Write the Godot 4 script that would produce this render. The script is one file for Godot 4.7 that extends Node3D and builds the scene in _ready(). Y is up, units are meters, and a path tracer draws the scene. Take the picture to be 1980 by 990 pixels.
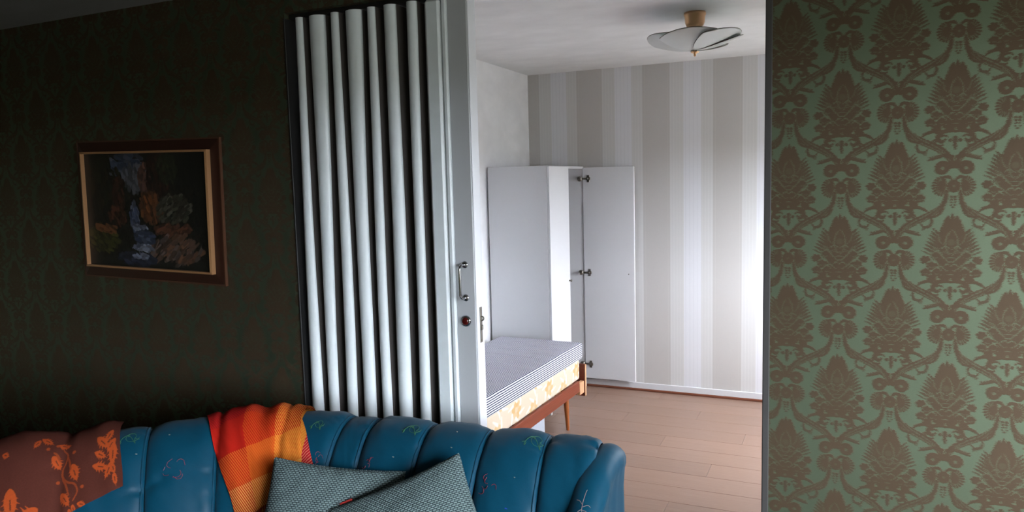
extends Node3D
# Dim living room with damask wallpaper, a folding door drawn aside, and a bright bedroom beyond.
# Units are metres, y is up. The wall between the rooms lies at z = -ZW, the bedroom's far wall at z = -ZB.

const ZW := 2.4544
const ZB := 5.5139
const EYE := 1.6569
const CEIL := 2.5
const TILE := Vector2(0.2975, 0.437)

var used := {}
var mats := {}
var rng := RandomNumberGenerator.new()
var n1 := FastNoiseLite.new()

func _ready():
	rng.seed = 11
	n1.seed = 5
	n1.noise_type = FastNoiseLite.TYPE_SIMPLEX_SMOOTH
	n1.frequency = 1.0
	# ---- camera
	var cam := Camera3D.new()
	cam.name = "camera"
	var yaw := -0.42074
	var pitch := -0.10162
	var roll := -0.02627
	var fwd := Vector3(sin(yaw) * cos(pitch), sin(pitch), -cos(yaw) * cos(pitch))
	var rt := Vector3(cos(yaw), 0, sin(yaw))
	var up := rt.cross(fwd)
	var r2 := rt * cos(roll) + up * sin(roll)
	var u2 := up * cos(roll) - rt * sin(roll)
	cam.transform = Transform3D(Basis(r2, u2, -fwd), Vector3(0, EYE, 0))
	cam.fov = rad_to_deg(2.0 * atan(495.0 / 1410.62))
	cam.near = 0.05
	cam.far = 200.0
	add_child(cam)
	cam.current = true
	# ---- overcast sky, seen only through the two windows
	var sm := ProceduralSkyMaterial.new()
	sm.sky_top_color = Color(0.90, 0.92, 0.95)
	sm.sky_horizon_color = Color(0.72, 0.745, 0.78)
	sm.sky_curve = 0.25
	sm.ground_horizon_color = Color(0.36, 0.365, 0.35)
	sm.ground_bottom_color = Color(0.33, 0.335, 0.32)
	sm.ground_curve = 0.1
	var sky := Sky.new()
	sky.sky_material = sm
	var env := Environment.new()
	env.background_mode = Environment.BG_SKY
	env.sky = sky
	env.background_energy_multiplier = 7.0
	env.tonemap_mode = Environment.TONE_MAPPER_LINEAR
	env.tonemap_exposure = 9.0
	env.sdfgi_enabled = true
	env.ssao_enabled = true
	env.ssil_enabled = true
	var we := WorldEnvironment.new()
	we.name = "world_environment"
	we.environment = env
	add_child(we)

	materials()
	living_room()
	bedroom()
	folding_door()
	sofa()
	sofa_textiles()
	painting()
	bed()
	wardrobe()
	ceiling_lamp()

# ------------------------------------------------------------------ naming
func numbered(called: String) -> String:
	if not used.has(called):
		used[called] = 0
		return called
	used[called] += 1
	return "%s_%03d" % [called, used[called]]

func thing(called: String, label: String, category: String, at := Vector3.ZERO, group := "") -> Node3D:
	var o := Node3D.new()
	o.name = numbered(called)
	o.position = at
	o.set_meta("label", label)
	o.set_meta("category", category)
	if group:
		o.set_meta("group", group)
	add_child(o)
	return o

func obj(called: String, st, m: Material, parent: Node = null) -> MeshInstance3D:
	var o := MeshInstance3D.new()
	o.mesh = st.commit() if st is SurfaceTool else st
	o.material_override = m
	var p: Node = parent if parent else self
	o.name = numbered(called) if p == self else called
	p.add_child(o, true)
	return o

func struct(called: String, st, m: Material, label: String, category: String) -> MeshInstance3D:
	var o := obj(called, st, m)
	o.set_meta("kind", "structure")
	o.set_meta("label", label)
	o.set_meta("category", category)
	return o

# ------------------------------------------------------------------ shapes
func begin() -> SurfaceTool:
	var st := SurfaceTool.new()
	st.begin(Mesh.PRIMITIVE_TRIANGLES)
	return st

func done(st: SurfaceTool) -> SurfaceTool:
	st.generate_normals()
	return st

func tri(st: SurfaceTool, a: Vector3, b: Vector3, c: Vector3, out: Vector3, sg := -1):
	# a flat triangle facing out; uv in metres on the plane it lies in
	if (b - a).cross(c - a).dot(out) > 0.0:
		var k := b
		b = c
		c = k
	st.set_smooth_group(sg)
	for p in [a, b, c]:
		var uv := Vector2(p.x, -p.y)
		if absf(out.x) > maxf(absf(out.y), absf(out.z)):
			uv = Vector2(p.z, -p.y)
		elif absf(out.y) > absf(out.z):
			uv = Vector2(p.x, p.z)
		st.set_uv(uv)
		st.add_vertex(p)

func quad(st: SurfaceTool, a: Vector3, b: Vector3, c: Vector3, d: Vector3, out: Vector3, sg := -1):
	tri(st, a, b, c, out, sg)
	tri(st, a, c, d, out, sg)

func box(st: SurfaceTool, lo: Vector3, hi: Vector3, bev := 0.0, tf := Transform3D()):
	# a box with chamfered edges
	var c := (lo + hi) / 2.0
	var e := (hi - lo) / 2.0
	bev = minf(bev, minf(e.x, minf(e.y, e.z)) * 0.95)
	var P := func(sx: float, sy: float, sz: float, ax: int) -> Vector3:
		var v := Vector3(sx * (e.x - (bev if ax != 0 else 0.0)), sy * (e.y - (bev if ax != 1 else 0.0)), sz * (e.z - (bev if ax != 2 else 0.0)))
		return tf * (c + v)
	for s in [-1.0, 1.0]:
		quad(st, P.call(s, -1, -1, 0), P.call(s, 1, -1, 0), P.call(s, 1, 1, 0), P.call(s, -1, 1, 0), tf.basis.x * s)
		quad(st, P.call(-1, s, -1, 1), P.call(1, s, -1, 1), P.call(1, s, 1, 1), P.call(-1, s, 1, 1), tf.basis.y * s)
		quad(st, P.call(-1, -1, s, 2), P.call(1, -1, s, 2), P.call(1, 1, s, 2), P.call(-1, 1, s, 2), tf.basis.z * s)
	if bev <= 0.0:
		return
	for s in [-1.0, 1.0]:
		for t in [-1.0, 1.0]:
			quad(st, P.call(-1, s, t, 1), P.call(1, s, t, 1), P.call(1, s, t, 2), P.call(-1, s, t, 2), tf.basis * Vector3(0, s, t))
			quad(st, P.call(s, -1, t, 0), P.call(s, 1, t, 0), P.call(s, 1, t, 2), P.call(s, -1, t, 2), tf.basis * Vector3(s, 0, t))
			quad(st, P.call(s, t, -1, 0), P.call(s, t, 1, 0), P.call(s, t, 1, 1), P.call(s, t, -1, 1), tf.basis * Vector3(s, t, 0))
			for r in [-1.0, 1.0]:
				tri(st, P.call(s, t, r, 0), P.call(s, t, r, 1), P.call(s, t, r, 2), tf.basis * Vector3(s, t, r))

func one_box(lo: Vector3, hi: Vector3, bev := 0.003, tf := Transform3D()) -> SurfaceTool:
	var st := begin()
	box(st, lo, hi, bev, tf)
	return done(st)

func sheet(st: SurfaceTool, P: Array, U: Array, nu: int, nv: int, sg := 0):
	# a smooth grid of (nu+1) x (nv+1) points, row by row
	st.set_smooth_group(sg)
	for i in nu:
		for j in nv:
			var a := i * (nv + 1) + j
			for k in [a, a + nv + 1, a + 1, a + 1, a + nv + 1, a + nv + 2]:
				st.set_uv(U[k])
				st.add_vertex(P[k])

func tube(st: SurfaceTool, path: Array, radii, sides := 8, caps := true, sg := 0):
	var n := path.size()
	var P := []
	var U := []
	var side := Vector3.ZERO
	var run := 0.0
	for i in n:
		var d: Vector3 = (path[mini(i + 1, n - 1)] - path[maxi(i - 1, 0)]).normalized()
		if i == 0:
			side = d.cross(Vector3.UP if absf(d.y) < 0.9 else Vector3.RIGHT).normalized()
		else:
			side = (side - d * side.dot(d)).normalized()
			run += (path[i] - path[i - 1]).length()
		var r: float = radii[i] if radii is Array else radii
		var other := d.cross(side)
		for k in sides + 1:
			var a := TAU * k / sides
			P.append(path[i] + (side * cos(a) + other * sin(a)) * r)
			U.append(Vector2(a / TAU * 6.0 * r, run))
	sheet(st, P, U, n - 1, sides, sg)
	if caps:
		for e in [0, n - 1]:
			var c: Vector3 = path[e]
			var out: Vector3 = (path[e] - path[1 if e == 0 else n - 2])
			for k in sides:
				tri(st, c, P[e * (sides + 1) + k], P[e * (sides + 1) + k + 1], out)

func lathe(st: SurfaceTool, prof: Array, sides := 32, at := Vector3.ZERO, basis := Basis()):
	var P := []
	var U := []
	for p in prof:
		for k in sides + 1:
			var a := TAU * k / sides
			P.append(at + basis * Vector3(p.x * cos(a), p.y, p.x * sin(a)))
			U.append(Vector2(float(k) / sides, p.y))
	sheet(st, P, U, prof.size() - 1, sides, 0)

func slab(st: SurfaceTool, poly: PackedVector2Array, y0: float, y1: float):
	# a plan polygon (x, z) raised from y0 to y1
	var ids := Geometry2D.triangulate_polygon(poly)
	for k in range(0, ids.size(), 3):
		for y in [y0, y1]:
			var v := []
			for m in 3:
				v.append(Vector3(poly[ids[k + m]].x, y, poly[ids[k + m]].y))
			tri(st, v[0], v[1], v[2], Vector3.UP if y == y1 else Vector3.DOWN)
	var n := poly.size()
	var turn := -1.0 if Geometry2D.is_polygon_clockwise(poly) else 1.0
	for i in n:
		var a := poly[i]
		var b := poly[(i + 1) % n]
		var out := Vector3((b - a).y, 0, -(b - a).x) * turn
		quad(st, Vector3(a.x, y0, a.y), Vector3(b.x, y0, b.y), Vector3(b.x, y1, b.y), Vector3(a.x, y1, a.y), out)

func spline(P: Array, k := 12) -> Array:
	# Catmull-Rom through the points (Vector2 or Vector3)
	var out := []
	var Q := [P[0] * 2.0 - P[1]] + P + [P[-1] * 2.0 - P[-2]]
	for i in P.size() - 1:
		var a = Q[i]
		var b = Q[i + 1]
		var c = Q[i + 2]
		var d = Q[i + 3]
		for j in k:
			var t := float(j) / k
			out.append((b * 2.0 + (c - a) * t + (a * 2.0 - b * 5.0 + c * 4.0 - d) * t * t + (b * 3.0 - a - c * 3.0 + d) * t * t * t) * 0.5)
	out.append(P[-1])
	return out

# ------------------------------------------------------------------ pictures computed for materials
class Canvas:
	# a grey mask that strokes and blobs are pressed into; wraps round when asked
	var w: int
	var h: int
	var d: PackedFloat32Array
	var wrap := true
	func _init(ww: int, hh: int, wr := true):
		w = ww
		h = hh
		wrap = wr
		d.resize(w * h)
	func dot(p: Vector2, r: float, v: float, soft := 1.2):
		line(p, p, r, r, v, soft)
	func line(a: Vector2, b: Vector2, ra: float, rb: float, v: float, soft := 1.2):
		var m := maxf(ra, rb) + soft
		var x0 := int(floor(minf(a.x, b.x) - m))
		var x1 := int(ceil(maxf(a.x, b.x) + m))
		var y0 := int(floor(minf(a.y, b.y) - m))
		var y1 := int(ceil(maxf(a.y, b.y) + m))
		if not wrap:
			x0 = maxi(x0, 0)
			y0 = maxi(y0, 0)
			x1 = mini(x1, w - 1)
			y1 = mini(y1, h - 1)
		var ab := b - a
		var l2 := maxf(ab.length_squared(), 1e-6)
		for y in range(y0, y1 + 1):
			for x in range(x0, x1 + 1):
				var p := Vector2(x, y)
				var t := clampf((p - a).dot(ab) / l2, 0.0, 1.0)
				var q := a + ab * t
				var k := (lerpf(ra, rb, t) - p.distance_to(q)) / soft + 0.5
				if k > 0.0:
					var i := posmod(y, h) * w + posmod(x, w)
					d[i] = lerpf(d[i], v, minf(k, 1.0))
	func curve(P: Array, ra: float, rm: float, rb: float, v: float, soft := 1.2):
		# a stroke along points, thin to thick to thin
		var n := P.size() - 1
		for i in n:
			var t0 := float(i) / n
			var t1 := float(i + 1) / n
			line(P[i], P[i + 1], wide(t0, ra, rm, rb), wide(t1, ra, rm, rb), v, soft)
	func wide(t: float, ra: float, rm: float, rb: float) -> float:
		return lerpf(ra, rm, sin(t * PI)) if t < 0.5 else lerpf(rb, rm, sin(t * PI))

var damask_tex: Texture2D
var damask_rough: Texture2D
var damask_height: Texture2D
var damask_metal: Texture2D

func damask():
	var W := 512
	var H := 752
	var c := Canvas.new(W, H)
	var S := Vector2(W, H)
	for copy in [Vector2(0, 0), Vector2(0.5, 0.5)]:
		for s in [-1.0, 1.0]:
			var Q := func(u: float, v: float) -> Vector2: return (copy + Vector2(u * s, v)) * S
			var L := func(P: Array, ra: float, rm: float, rb: float, val: float):
				var q := []
				for p in P:
					q.append(Q.call(p.x, p.y))
				c.curve(spline(q, 5), ra, rm, rb, val)
			# strap leaf from this knot down to the next column's knot
			L.call([Vector2(0.055, 0.10), Vector2(0.085, 0.19), Vector2(0.19, 0.254), Vector2(0.32, 0.302), Vector2(0.42, 0.349), Vector2(0.475, 0.405), Vector2(0.485, 0.44)], 7, 17, 8, 1.0)
			L.call([Vector2(0.10, 0.185), Vector2(0.2, 0.248), Vector2(0.33, 0.3), Vector2(0.42, 0.345)], 1, 2.4, 1, 0.35)
			L.call([Vector2(0.10, 0.205), Vector2(0.19, 0.268), Vector2(0.32, 0.317), Vector2(0.41, 0.362)], 1, 2.0, 1, 0.4)
			L.call([Vector2(0.36, 0.325), Vector2(0.43, 0.365), Vector2(0.47, 0.42)], 1, 2.4, 1, 0.4)
			# tendrils that leave the strap
			L.call([Vector2(0.075, 0.15), Vector2(0.085, 0.22), Vector2(0.13, 0.262), Vector2(0.20, 0.275)], 3, 6, 4, 1.0)
			L.call([Vector2(0.19, 0.262), Vector2(0.175, 0.30), Vector2(0.20, 0.335), Vector2(0.25, 0.335), Vector2(0.275, 0.31)], 4, 6, 2, 1.0)
			L.call([Vector2(0.29, 0.285), Vector2(0.345, 0.25), Vector2(0.41, 0.232), Vector2(0.44, 0.245)], 3, 5, 2, 1.0)
			for k in 5:
				var a := Vector2(0.18 + 0.018 * k, 0.318 + 0.006 * k)
				L.call([a, a + Vector2(0.0, 0.02)], 3, 4, 1, 0.9)
			# scrolls of the knot
			var sp := []
			for k in 16:
				var an := -2.2 + k * 0.55
				var rr := 0.060 - k * 0.0030
				sp.append(Vector2(0.098 + cos(an) * rr, -0.052 + sin(an) * rr * 0.66))
			L.call([Vector2(0.02, -0.13), Vector2(0.03, -0.08), Vector2(0.07, -0.035), Vector2(0.12, -0.022)], 8, 10, 6, 1.0)
			L.call(sp, 8, 12, 7, 1.0)
			c.dot(Q.call(0.098, -0.052), 8, 0.25, 3.0)
			L.call([Vector2(0.025, -0.11), Vector2(0.075, -0.135), Vector2(0.14, -0.13), Vector2(0.19, -0.108)], 5, 8, 3, 1.0)
			for k in 5:
				var b := Vector2(0.10 + k * 0.024, -0.134 + k * 0.004)
				L.call([b, b + Vector2(0.028, 0.014)], 4, 5, 2, 1.0)
				L.call([b, b + Vector2(0.022, -0.010)], 3, 4, 1, 0.9)
			# fans below the scrolls
			for k in 11:
				var an2 := -1.75 + k * 0.33
				var o := Vector2(0.10 + cos(an2) * 0.078, 0.066 + sin(an2) * 0.062)
				L.call([Vector2(0.075, 0.06), o], 8, 9, 5, 1.0)
			for k in 9:
				var an3 := -1.4 + k * 0.36
				L.call([Vector2(0.10 + cos(an3) * 0.04, 0.066 + sin(an3) * 0.034), Vector2(0.10 + cos(an3) * 0.072, 0.066 + sin(an3) * 0.058)], 1.2, 2.2, 1.2, 0.35)
			L.call([Vector2(0.02, 0.02), Vector2(0.05, 0.005), Vector2(0.10, 0.008)], 5, 8, 4, 1.0)
			# round flower and the drops that hang from it
			for k in 7:
				var an4 := -PI / 2 + k * PI / 6
				c.dot(Q.call(cos(an4) * 0.042, 0.066 + sin(an4) * 0.032), 9, 1.0)
			c.dot(Q.call(0, 0.066), 16, 1.0)
			c.dot(Q.call(0, 0.066), 6, 0.6)
			for k in 4:
				c.dot(Q.call(0.016, 0.137 + k * 0.018), 7 - k * 0.8, 1.0)
			c.dot(Q.call(0, 0.205), 5, 1.0)
			# medallion: flame of leaves over a bouquet
			L.call([Vector2(0, 0.245), Vector2(0.008, 0.30), Vector2(0.02, 0.36), Vector2(0.03, 0.45)], 1.5, 11, 20, 1.0)
			for k in 9:
				var t := k / 8.0
				var root := Vector2(0.02 + 0.02 * t, 0.30 + 0.20 * t)
				var tip := Vector2(0.035 + 0.105 * pow(t, 0.8), 0.262 + 0.175 * t)
				L.call([root, root.lerp(tip, 0.6) + Vector2(0.012, 0.012), tip], 9, 11, 1.5, 1.0)
			for k in 7:
				var t5 := k / 6.0
				var r5 := Vector2(0.09 + 0.05 * t5, 0.40 + 0.11 * t5)
				var o5 := Vector2(0.165 + 0.075 * t5, 0.345 + 0.13 * t5)
				L.call([r5, o5], 5, 6, 1.2, 0.95)
				L.call([r5 + Vector2(0.02, 0.02), o5 + Vector2(0.015, 0.022)], 3, 4, 1, 0.85)
			for k in 13:
				var t6 := k / 12.0
				L.call([Vector2(0.0, 0.33 + 0.34 * t6), Vector2(0.03 + 0.09 * sin(t6 * 2.4), 0.345 + 0.33 * t6)], 9, 10, 8, 1.0)
			for b2 in [Vector2(0.05, 0.50), Vector2(0.13, 0.535), Vector2(0.075, 0.575), Vector2(0.17, 0.60), Vector2(0.215, 0.645), Vector2(0.12, 0.645), Vector2(0.03, 0.62), Vector2(0.22, 0.56), Vector2(0.045, 0.68), Vector2(0.16, 0.685)]:
				for k in 6:
					var an6: float = k * TAU / 6 + b2.x * 9.0
					c.dot(Q.call(b2.x + cos(an6) * 0.030, b2.y + sin(an6) * 0.018), 9, 1.0)
				c.dot(Q.call(b2.x, b2.y), 9, 1.0)
			for b3 in [Vector2(0.05, 0.50), Vector2(0.13, 0.535), Vector2(0.17, 0.60), Vector2(0.12, 0.645), Vector2(0.03, 0.62), Vector2(0.215, 0.645)]:
				L.call([Vector2(b3.x - 0.036, b3.y - 0.018), Vector2(b3.x, b3.y - 0.034), Vector2(b3.x + 0.040, b3.y - 0.016)], 1.0, 2.6, 1.0, 0.2)
				L.call([Vector2(b3.x - 0.02, b3.y + 0.006), Vector2(b3.x, b3.y + 0.012), Vector2(b3.x + 0.02, b3.y + 0.004)], 0.8, 1.6, 0.8, 0.5)
			c.dot(Q.call(0, 0.44), 16, 0.78, 9.0)
			L.call([Vector2(0.0, 0.352), Vector2(0.042, 0.40), Vector2(0.052, 0.46), Vector2(0.03, 0.51), Vector2(0.0, 0.53)], 1.2, 2.6, 1.2, 0.35)
			L.call([Vector2(0.015, 0.575), Vector2(0.07, 0.535), Vector2(0.125, 0.475)], 1.2, 2.8, 1.2, 0.3)
			L.call([Vector2(0.03, 0.635), Vector2(0.11, 0.585), Vector2(0.185, 0.515)], 1.2, 2.8, 1.2, 0.3)
			L.call([Vector2(0.07, 0.46), Vector2(0.10, 0.43), Vector2(0.115, 0.39)], 1, 2.2, 1, 0.4)
			L.call([Vector2(0.0, 0.47), Vector2(0.09, 0.51), Vector2(0.14, 0.49), Vector2(0.16, 0.47)], 1, 1.6, 1, 0.45)
			# arch and trefoil under the bouquet
			L.call([Vector2(0, 0.708), Vector2(0.05, 0.702), Vector2(0.12, 0.715), Vector2(0.15, 0.75), Vector2(0.11, 0.775), Vector2(0.085, 0.757)], 6, 11, 4, 1.0)
			L.call([Vector2(0.13, 0.72), Vector2(0.19, 0.705), Vector2(0.25, 0.718), Vector2(0.29, 0.74)], 4, 8, 2, 1.0)
			L.call([Vector2(0.15, 0.755), Vector2(0.17, 0.79), Vector2(0.12, 0.80), Vector2(0.10, 0.79)], 4, 6, 2, 1.0)
			c.dot(Q.call(0.04, 0.765), 9, 1.0)
			c.dot(Q.call(0.0, 0.75), 10, 1.0)
			L.call([Vector2(0, 0.75), Vector2(0, 0.80), Vector2(0, 0.825)], 8, 8, 3, 1.0)
	# woven edges: each weft row is shifted a little; the satin and the figure keep their own colour
	var img := Image.create(W, H, false, Image.FORMAT_RGB8)
	var rgh := Image.create(W, H, false, Image.FORMAT_RGB8)
	var hgt := Image.create(W, H, false, Image.FORMAT_RGB8)
	var met := Image.create(W, H, false, Image.FORMAT_RGB8)
	var green := Color(0.388, 0.432, 0.355)
	var brown := Color(0.316, 0.258, 0.190)
	for y in H:
		for x in W:
			var j := int(n1.get_noise_2d(x * 0.03, y * 0.6) * 16.0)
			var m := c.d[y * W + posmod(x + j, W)]
			var fine := n1.get_noise_2d(x * 0.06 + 91.0, y * 0.9) * 0.05 + n1.get_noise_2d(x * 0.9, y * 0.9) * 0.025
			img.set_pixel(x, y, green.lerp(brown, m) * (1.0 + fine))
			var rg := lerpf(0.57, 0.62, m) + fine
			rgh.set_pixel(x, y, Color(rg, rg, rg))
			var sh := lerpf(0.97, 0.60, m)
			met.set_pixel(x, y, Color(sh, sh, sh))
			var hh := 0.4 + 0.35 * m + fine
			hgt.set_pixel(x, y, Color(hh, hh, hh))
	damask_tex = ImageTexture.create_from_image(img)
	damask_rough = ImageTexture.create_from_image(rgh)
	damask_height = ImageTexture.create_from_image(hgt)
	damask_metal = ImageTexture.create_from_image(met)

func std(col: Color, rough := 0.6, metal := 0.0, spec := 0.5) -> StandardMaterial3D:
	var m := StandardMaterial3D.new()
	m.albedo_color = col
	m.roughness = rough
	m.metallic = metal
	m.metallic_specular = spec
	return m

func noisy(col: Color, amount: float, scale: Vector3, rough := 0.6, octaves := 4) -> StandardMaterial3D:
	# a plain colour with fine unevenness, mapped on three planes
	var m := std(Color.WHITE, rough)
	var nz := FastNoiseLite.new()
	nz.seed = rng.randi() % 1000
	nz.frequency = 0.02
	nz.fractal_octaves = octaves
	var img := Image.create(128, 128, false, Image.FORMAT_RGB8)
	for y in 128:
		for x in 128:
			var k := 1.0 + amount * nz.get_noise_3d(cos(x * TAU / 128) * 20.4, sin(x * TAU / 128) * 20.4, absf(y - 64.0) * 1.6)
			img.set_pixel(x, y, col * k)
	m.albedo_texture = ImageTexture.create_from_image(img)
	m.uv1_triplanar = true
	m.uv1_world_triplanar = true
	m.uv1_scale = scale
	return m

func wood(dark: Color, light: Color, along: Vector2, rough := 0.4) -> StandardMaterial3D:
	# grain that runs down the picture's y; along scales the metre uv
	var m := std(Color.WHITE, rough)
	var nz := FastNoiseLite.new()
	nz.seed = rng.randi() % 1000
	nz.frequency = 0.05
	var img := Image.create(128, 256, false, Image.FORMAT_RGB8)
	for y in 256:
		for x in 128:
			var v := nz.get_noise_2d(x * 4.0, absf(y - 128.0) * 0.12) * 0.5 + nz.get_noise_2d(x * 14.0 + 300.0, absf(y - 128.0) * 0.3) * 0.35
			img.set_pixel(x, y, dark.lerp(light, clampf(0.5 + v, 0.0, 1.0)))
	m.albedo_texture = ImageTexture.create_from_image(img)
	m.uv1_scale = Vector3(along.x, along.y, 1)
	return m

func materials():
	damask()
	var m := std(Color.WHITE, 1.0)
	m.albedo_texture = damask_tex
	m.roughness_texture = damask_rough
	m.metallic = 1.0
	m.metallic_texture = damask_metal
	m.heightmap_enabled = true
	m.heightmap_texture = damask_height
	m.heightmap_scale = 0.06
	m.uv1_scale = Vector3(1.0 / TILE.x, 1.0 / TILE.y, 1)
	m.uv1_offset = Vector3(-0.157 / TILE.x, 1.4215 / TILE.y, 0)
	mats.damask = m
	mats.stripes = striped_paper()
	mats.white = noisy(Color(0.90, 0.90, 0.91), 0.04, Vector3(1.5, 1.5, 1.5), 0.75)
	mats.ceiling = noisy(Color(0.90, 0.90, 0.90), 0.04, Vector3(1.2, 1.2, 1.2), 0.85)
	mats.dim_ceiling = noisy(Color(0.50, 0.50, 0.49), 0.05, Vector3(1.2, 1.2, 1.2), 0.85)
	mats.laminate_white = std(Color(0.82, 0.82, 0.83), 0.4)
	mats.dark_floor = wood(Color(0.16, 0.11, 0.08), Color(0.24, 0.17, 0.12), Vector2(5, 1), 0.5)
	mats.vinyl = noisy(Color(0.80, 0.83, 0.84), 0.03, Vector3(3, 3, 3), 0.42)
	mats.post = std(Color(0.66, 0.67, 0.68), 0.45)
	mats.post_end = std(Color(0.83, 0.84, 0.86), 0.45)
	mats.dark_trim = std(Color(0.23, 0.225, 0.22), 0.5)
	mats.chrome = std(Color(0.75, 0.75, 0.76), 0.12, 1.0)
	mats.steel = std(Color(0.46, 0.44, 0.41), 0.34, 1.0)
	mats.black = std(Color(0.03, 0.03, 0.03), 0.6)
	mats.brass = std(Color(0.84, 0.68, 0.52), 0.3, 1.0)

func striped_paper() -> StandardMaterial3D:
	var W := 512
	var img := Image.create(W, 64, false, Image.FORMAT_RGB8)
	for x in W:
		var u := float(x) / W
		var c := Color(0.80, 0.795, 0.79)
		if u < 0.393:
			c = Color(0.745, 0.732, 0.720)
			if u > 0.36 and u < 0.366 or u > 0.03 and u < 0.036:
				c = c * 1.03
		elif u > 0.589 and u < 0.836:
			c = Color(0.85, 0.85, 0.865)
			if int(u * 90.0) % 5 == 0:
				c = c * 0.975
		elif int(u * 90.0) % 4 == 0:
			c = c * 1.02
		for y in 64:
			img.set_pixel(x, y, c * (1.0 + 0.012 * n1.get_noise_2d(x * 0.8, y * 0.2)))
	var m := std(Color.WHITE, 0.45)
	m.albedo_texture = ImageTexture.create_from_image(img)
	m.uv1_scale = Vector3(1.0 / 0.521, 1, 1)
	m.uv1_offset = Vector3(1.879 / 0.521, 0, 0)
	return m

# ------------------------------------------------------------------ the two rooms
const WALL_BACK := -2.604      # bedroom side of the wall between the rooms
const LX0 := -4.7
const LX1 := 2.0
const LZ1 := 2.3

func wall_with_hole(st: SurfaceTool, x0: float, x1: float, z0: float, z1: float, hx0: float, hx1: float, hy0: float, hy1: float, across_x: bool, top := CEIL):
	# four boxes round an opening
	var put := func(a0: float, a1: float, b0: float, b1: float):
		if a1 - a0 > 0.001 and b1 - b0 > 0.001:
			if across_x:
				box(st, Vector3(a0, b0, z0), Vector3(a1, b1, z1))
			else:
				box(st, Vector3(x0, b0, a0), Vector3(x1, b1, a1))
	var e0 := x0 if across_x else z0
	var e1 := x1 if across_x else z1
	put.call(e0, hx0, 0.0, top)
	put.call(hx1, e1, 0.0, top)
	put.call(hx0, hx1, hy1, top)
	put.call(hx0, hx1, 0.0, hy0)

func window_frame(called: String, lo: Vector3, hi: Vector3, label: String):
	# white casement frame in an opening; the pane lies in the middle
	var along_x := hi.x - lo.x > hi.z - lo.z
	var st := begin()
	var w := 0.06
	var c := (lo + hi) / 2.0
	var bar := func(a: Vector3, b: Vector3): box(st, a, b, 0.004)
	if along_x:
		bar.call(Vector3(lo.x, lo.y, c.z - 0.03), Vector3(lo.x + w, hi.y, c.z + 0.03))
		bar.call(Vector3(hi.x - w, lo.y, c.z - 0.03), Vector3(hi.x, hi.y, c.z + 0.03))
		bar.call(Vector3(lo.x, hi.y - w, c.z - 0.03), Vector3(hi.x, hi.y, c.z + 0.03))
		bar.call(Vector3(lo.x, lo.y, c.z - 0.03), Vector3(hi.x, lo.y + w, c.z + 0.03))
		bar.call(Vector3(c.x - 0.04, lo.y, c.z - 0.03), Vector3(c.x + 0.04, hi.y, c.z + 0.03))
	else:
		bar.call(Vector3(c.x - 0.03, lo.y, lo.z), Vector3(c.x + 0.03, hi.y, lo.z + w))
		bar.call(Vector3(c.x - 0.03, lo.y, hi.z - w), Vector3(c.x + 0.03, hi.y, hi.z))
		bar.call(Vector3(c.x - 0.03, hi.y - w, lo.z), Vector3(c.x + 0.03, hi.y, hi.z))
		bar.call(Vector3(c.x - 0.03, lo.y, lo.z), Vector3(c.x + 0.03, lo.y + w, hi.z))
		bar.call(Vector3(c.x - 0.03, lo.y, c.z - 0.04), Vector3(c.x + 0.03, hi.y, c.z + 0.04))
	struct(called, done(st), mats.laminate_white, label, "window")

const OPEN0 := -2.100
const OPEN1 := -0.2015
const OPEN_TOP := 2.372

func living_room():
	var st := begin()
	wall_with_hole(st, LX0, LX1, WALL_BACK, -ZW, OPEN0, OPEN1, 0.0, OPEN_TOP, true)
	struct("wall_partition", done(st), mats.damask, "green and brown damask papered wall with the wide opening to the bedroom", "wall")
	st = begin()
	box(st, Vector3(LX0 - 0.15, 0, WALL_BACK), Vector3(LX0, CEIL, LZ1 + 0.15))
	struct("wall_left", done(st), mats.damask, "damask papered side wall of the living room", "wall")
	st = begin()
	wall_with_hole(st, LX1, LX1 + 0.15, WALL_BACK, LZ1 + 0.15, WZ0, WZ1, WY0, WY1, false)
	struct("wall_right", done(st), mats.damask, "damask papered living room wall with the window", "wall")
	window_frame("window_1", Vector3(LX1, WY0, WZ0), Vector3(LX1 + 0.15, WY1, WZ1), "white framed living room window")
	st = begin()
	box(st, Vector3(LX0, 0, LZ1), Vector3(LX1, CEIL, LZ1 + 0.15))
	struct("wall_rear", done(st), mats.damask, "damask papered wall on the living room's far side", "wall")
	st = begin()
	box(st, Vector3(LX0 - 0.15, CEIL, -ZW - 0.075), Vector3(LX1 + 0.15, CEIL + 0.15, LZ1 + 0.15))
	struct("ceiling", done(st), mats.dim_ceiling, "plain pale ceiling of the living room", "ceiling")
	st = begin()
	box(st, Vector3(LX0 - 0.15, -0.12, -ZW - 0.075), Vector3(LX1 + 0.15, 0, LZ1 + 0.15))
	struct("floor", done(st), mats.dark_floor, "dark wooden floor of the living room", "floor")
	# the narrow dark lining on the opening's free edge
	struct("trim_1", one_box(Vector3(OPEN1 - 0.0125, 0, WALL_BACK), Vector3(OPEN1 + 0.009, OPEN_TOP, -ZW + 0.004), 0.003), mats.dark_trim, "narrow dark lining along the opening beside the damask wall", "trim")
	struct("trim_3", one_box(Vector3(OPEN0 - 0.006, 0, WALL_BACK), Vector3(OPEN0 + 0.003, OPEN_TOP - 0.021, -ZW + 0.004), 0.002), mats.black, "added black strip painting the shade behind the folding door's first fold", "trim")  # black strip added to paint the shadow on the left reveal

const WZ0 := -1.3
const WZ1 := 1.7
const WY0 := 0.75
const WY1 := 2.15
const BX0 := -2.2894
const BX1 := 0.62

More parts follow.
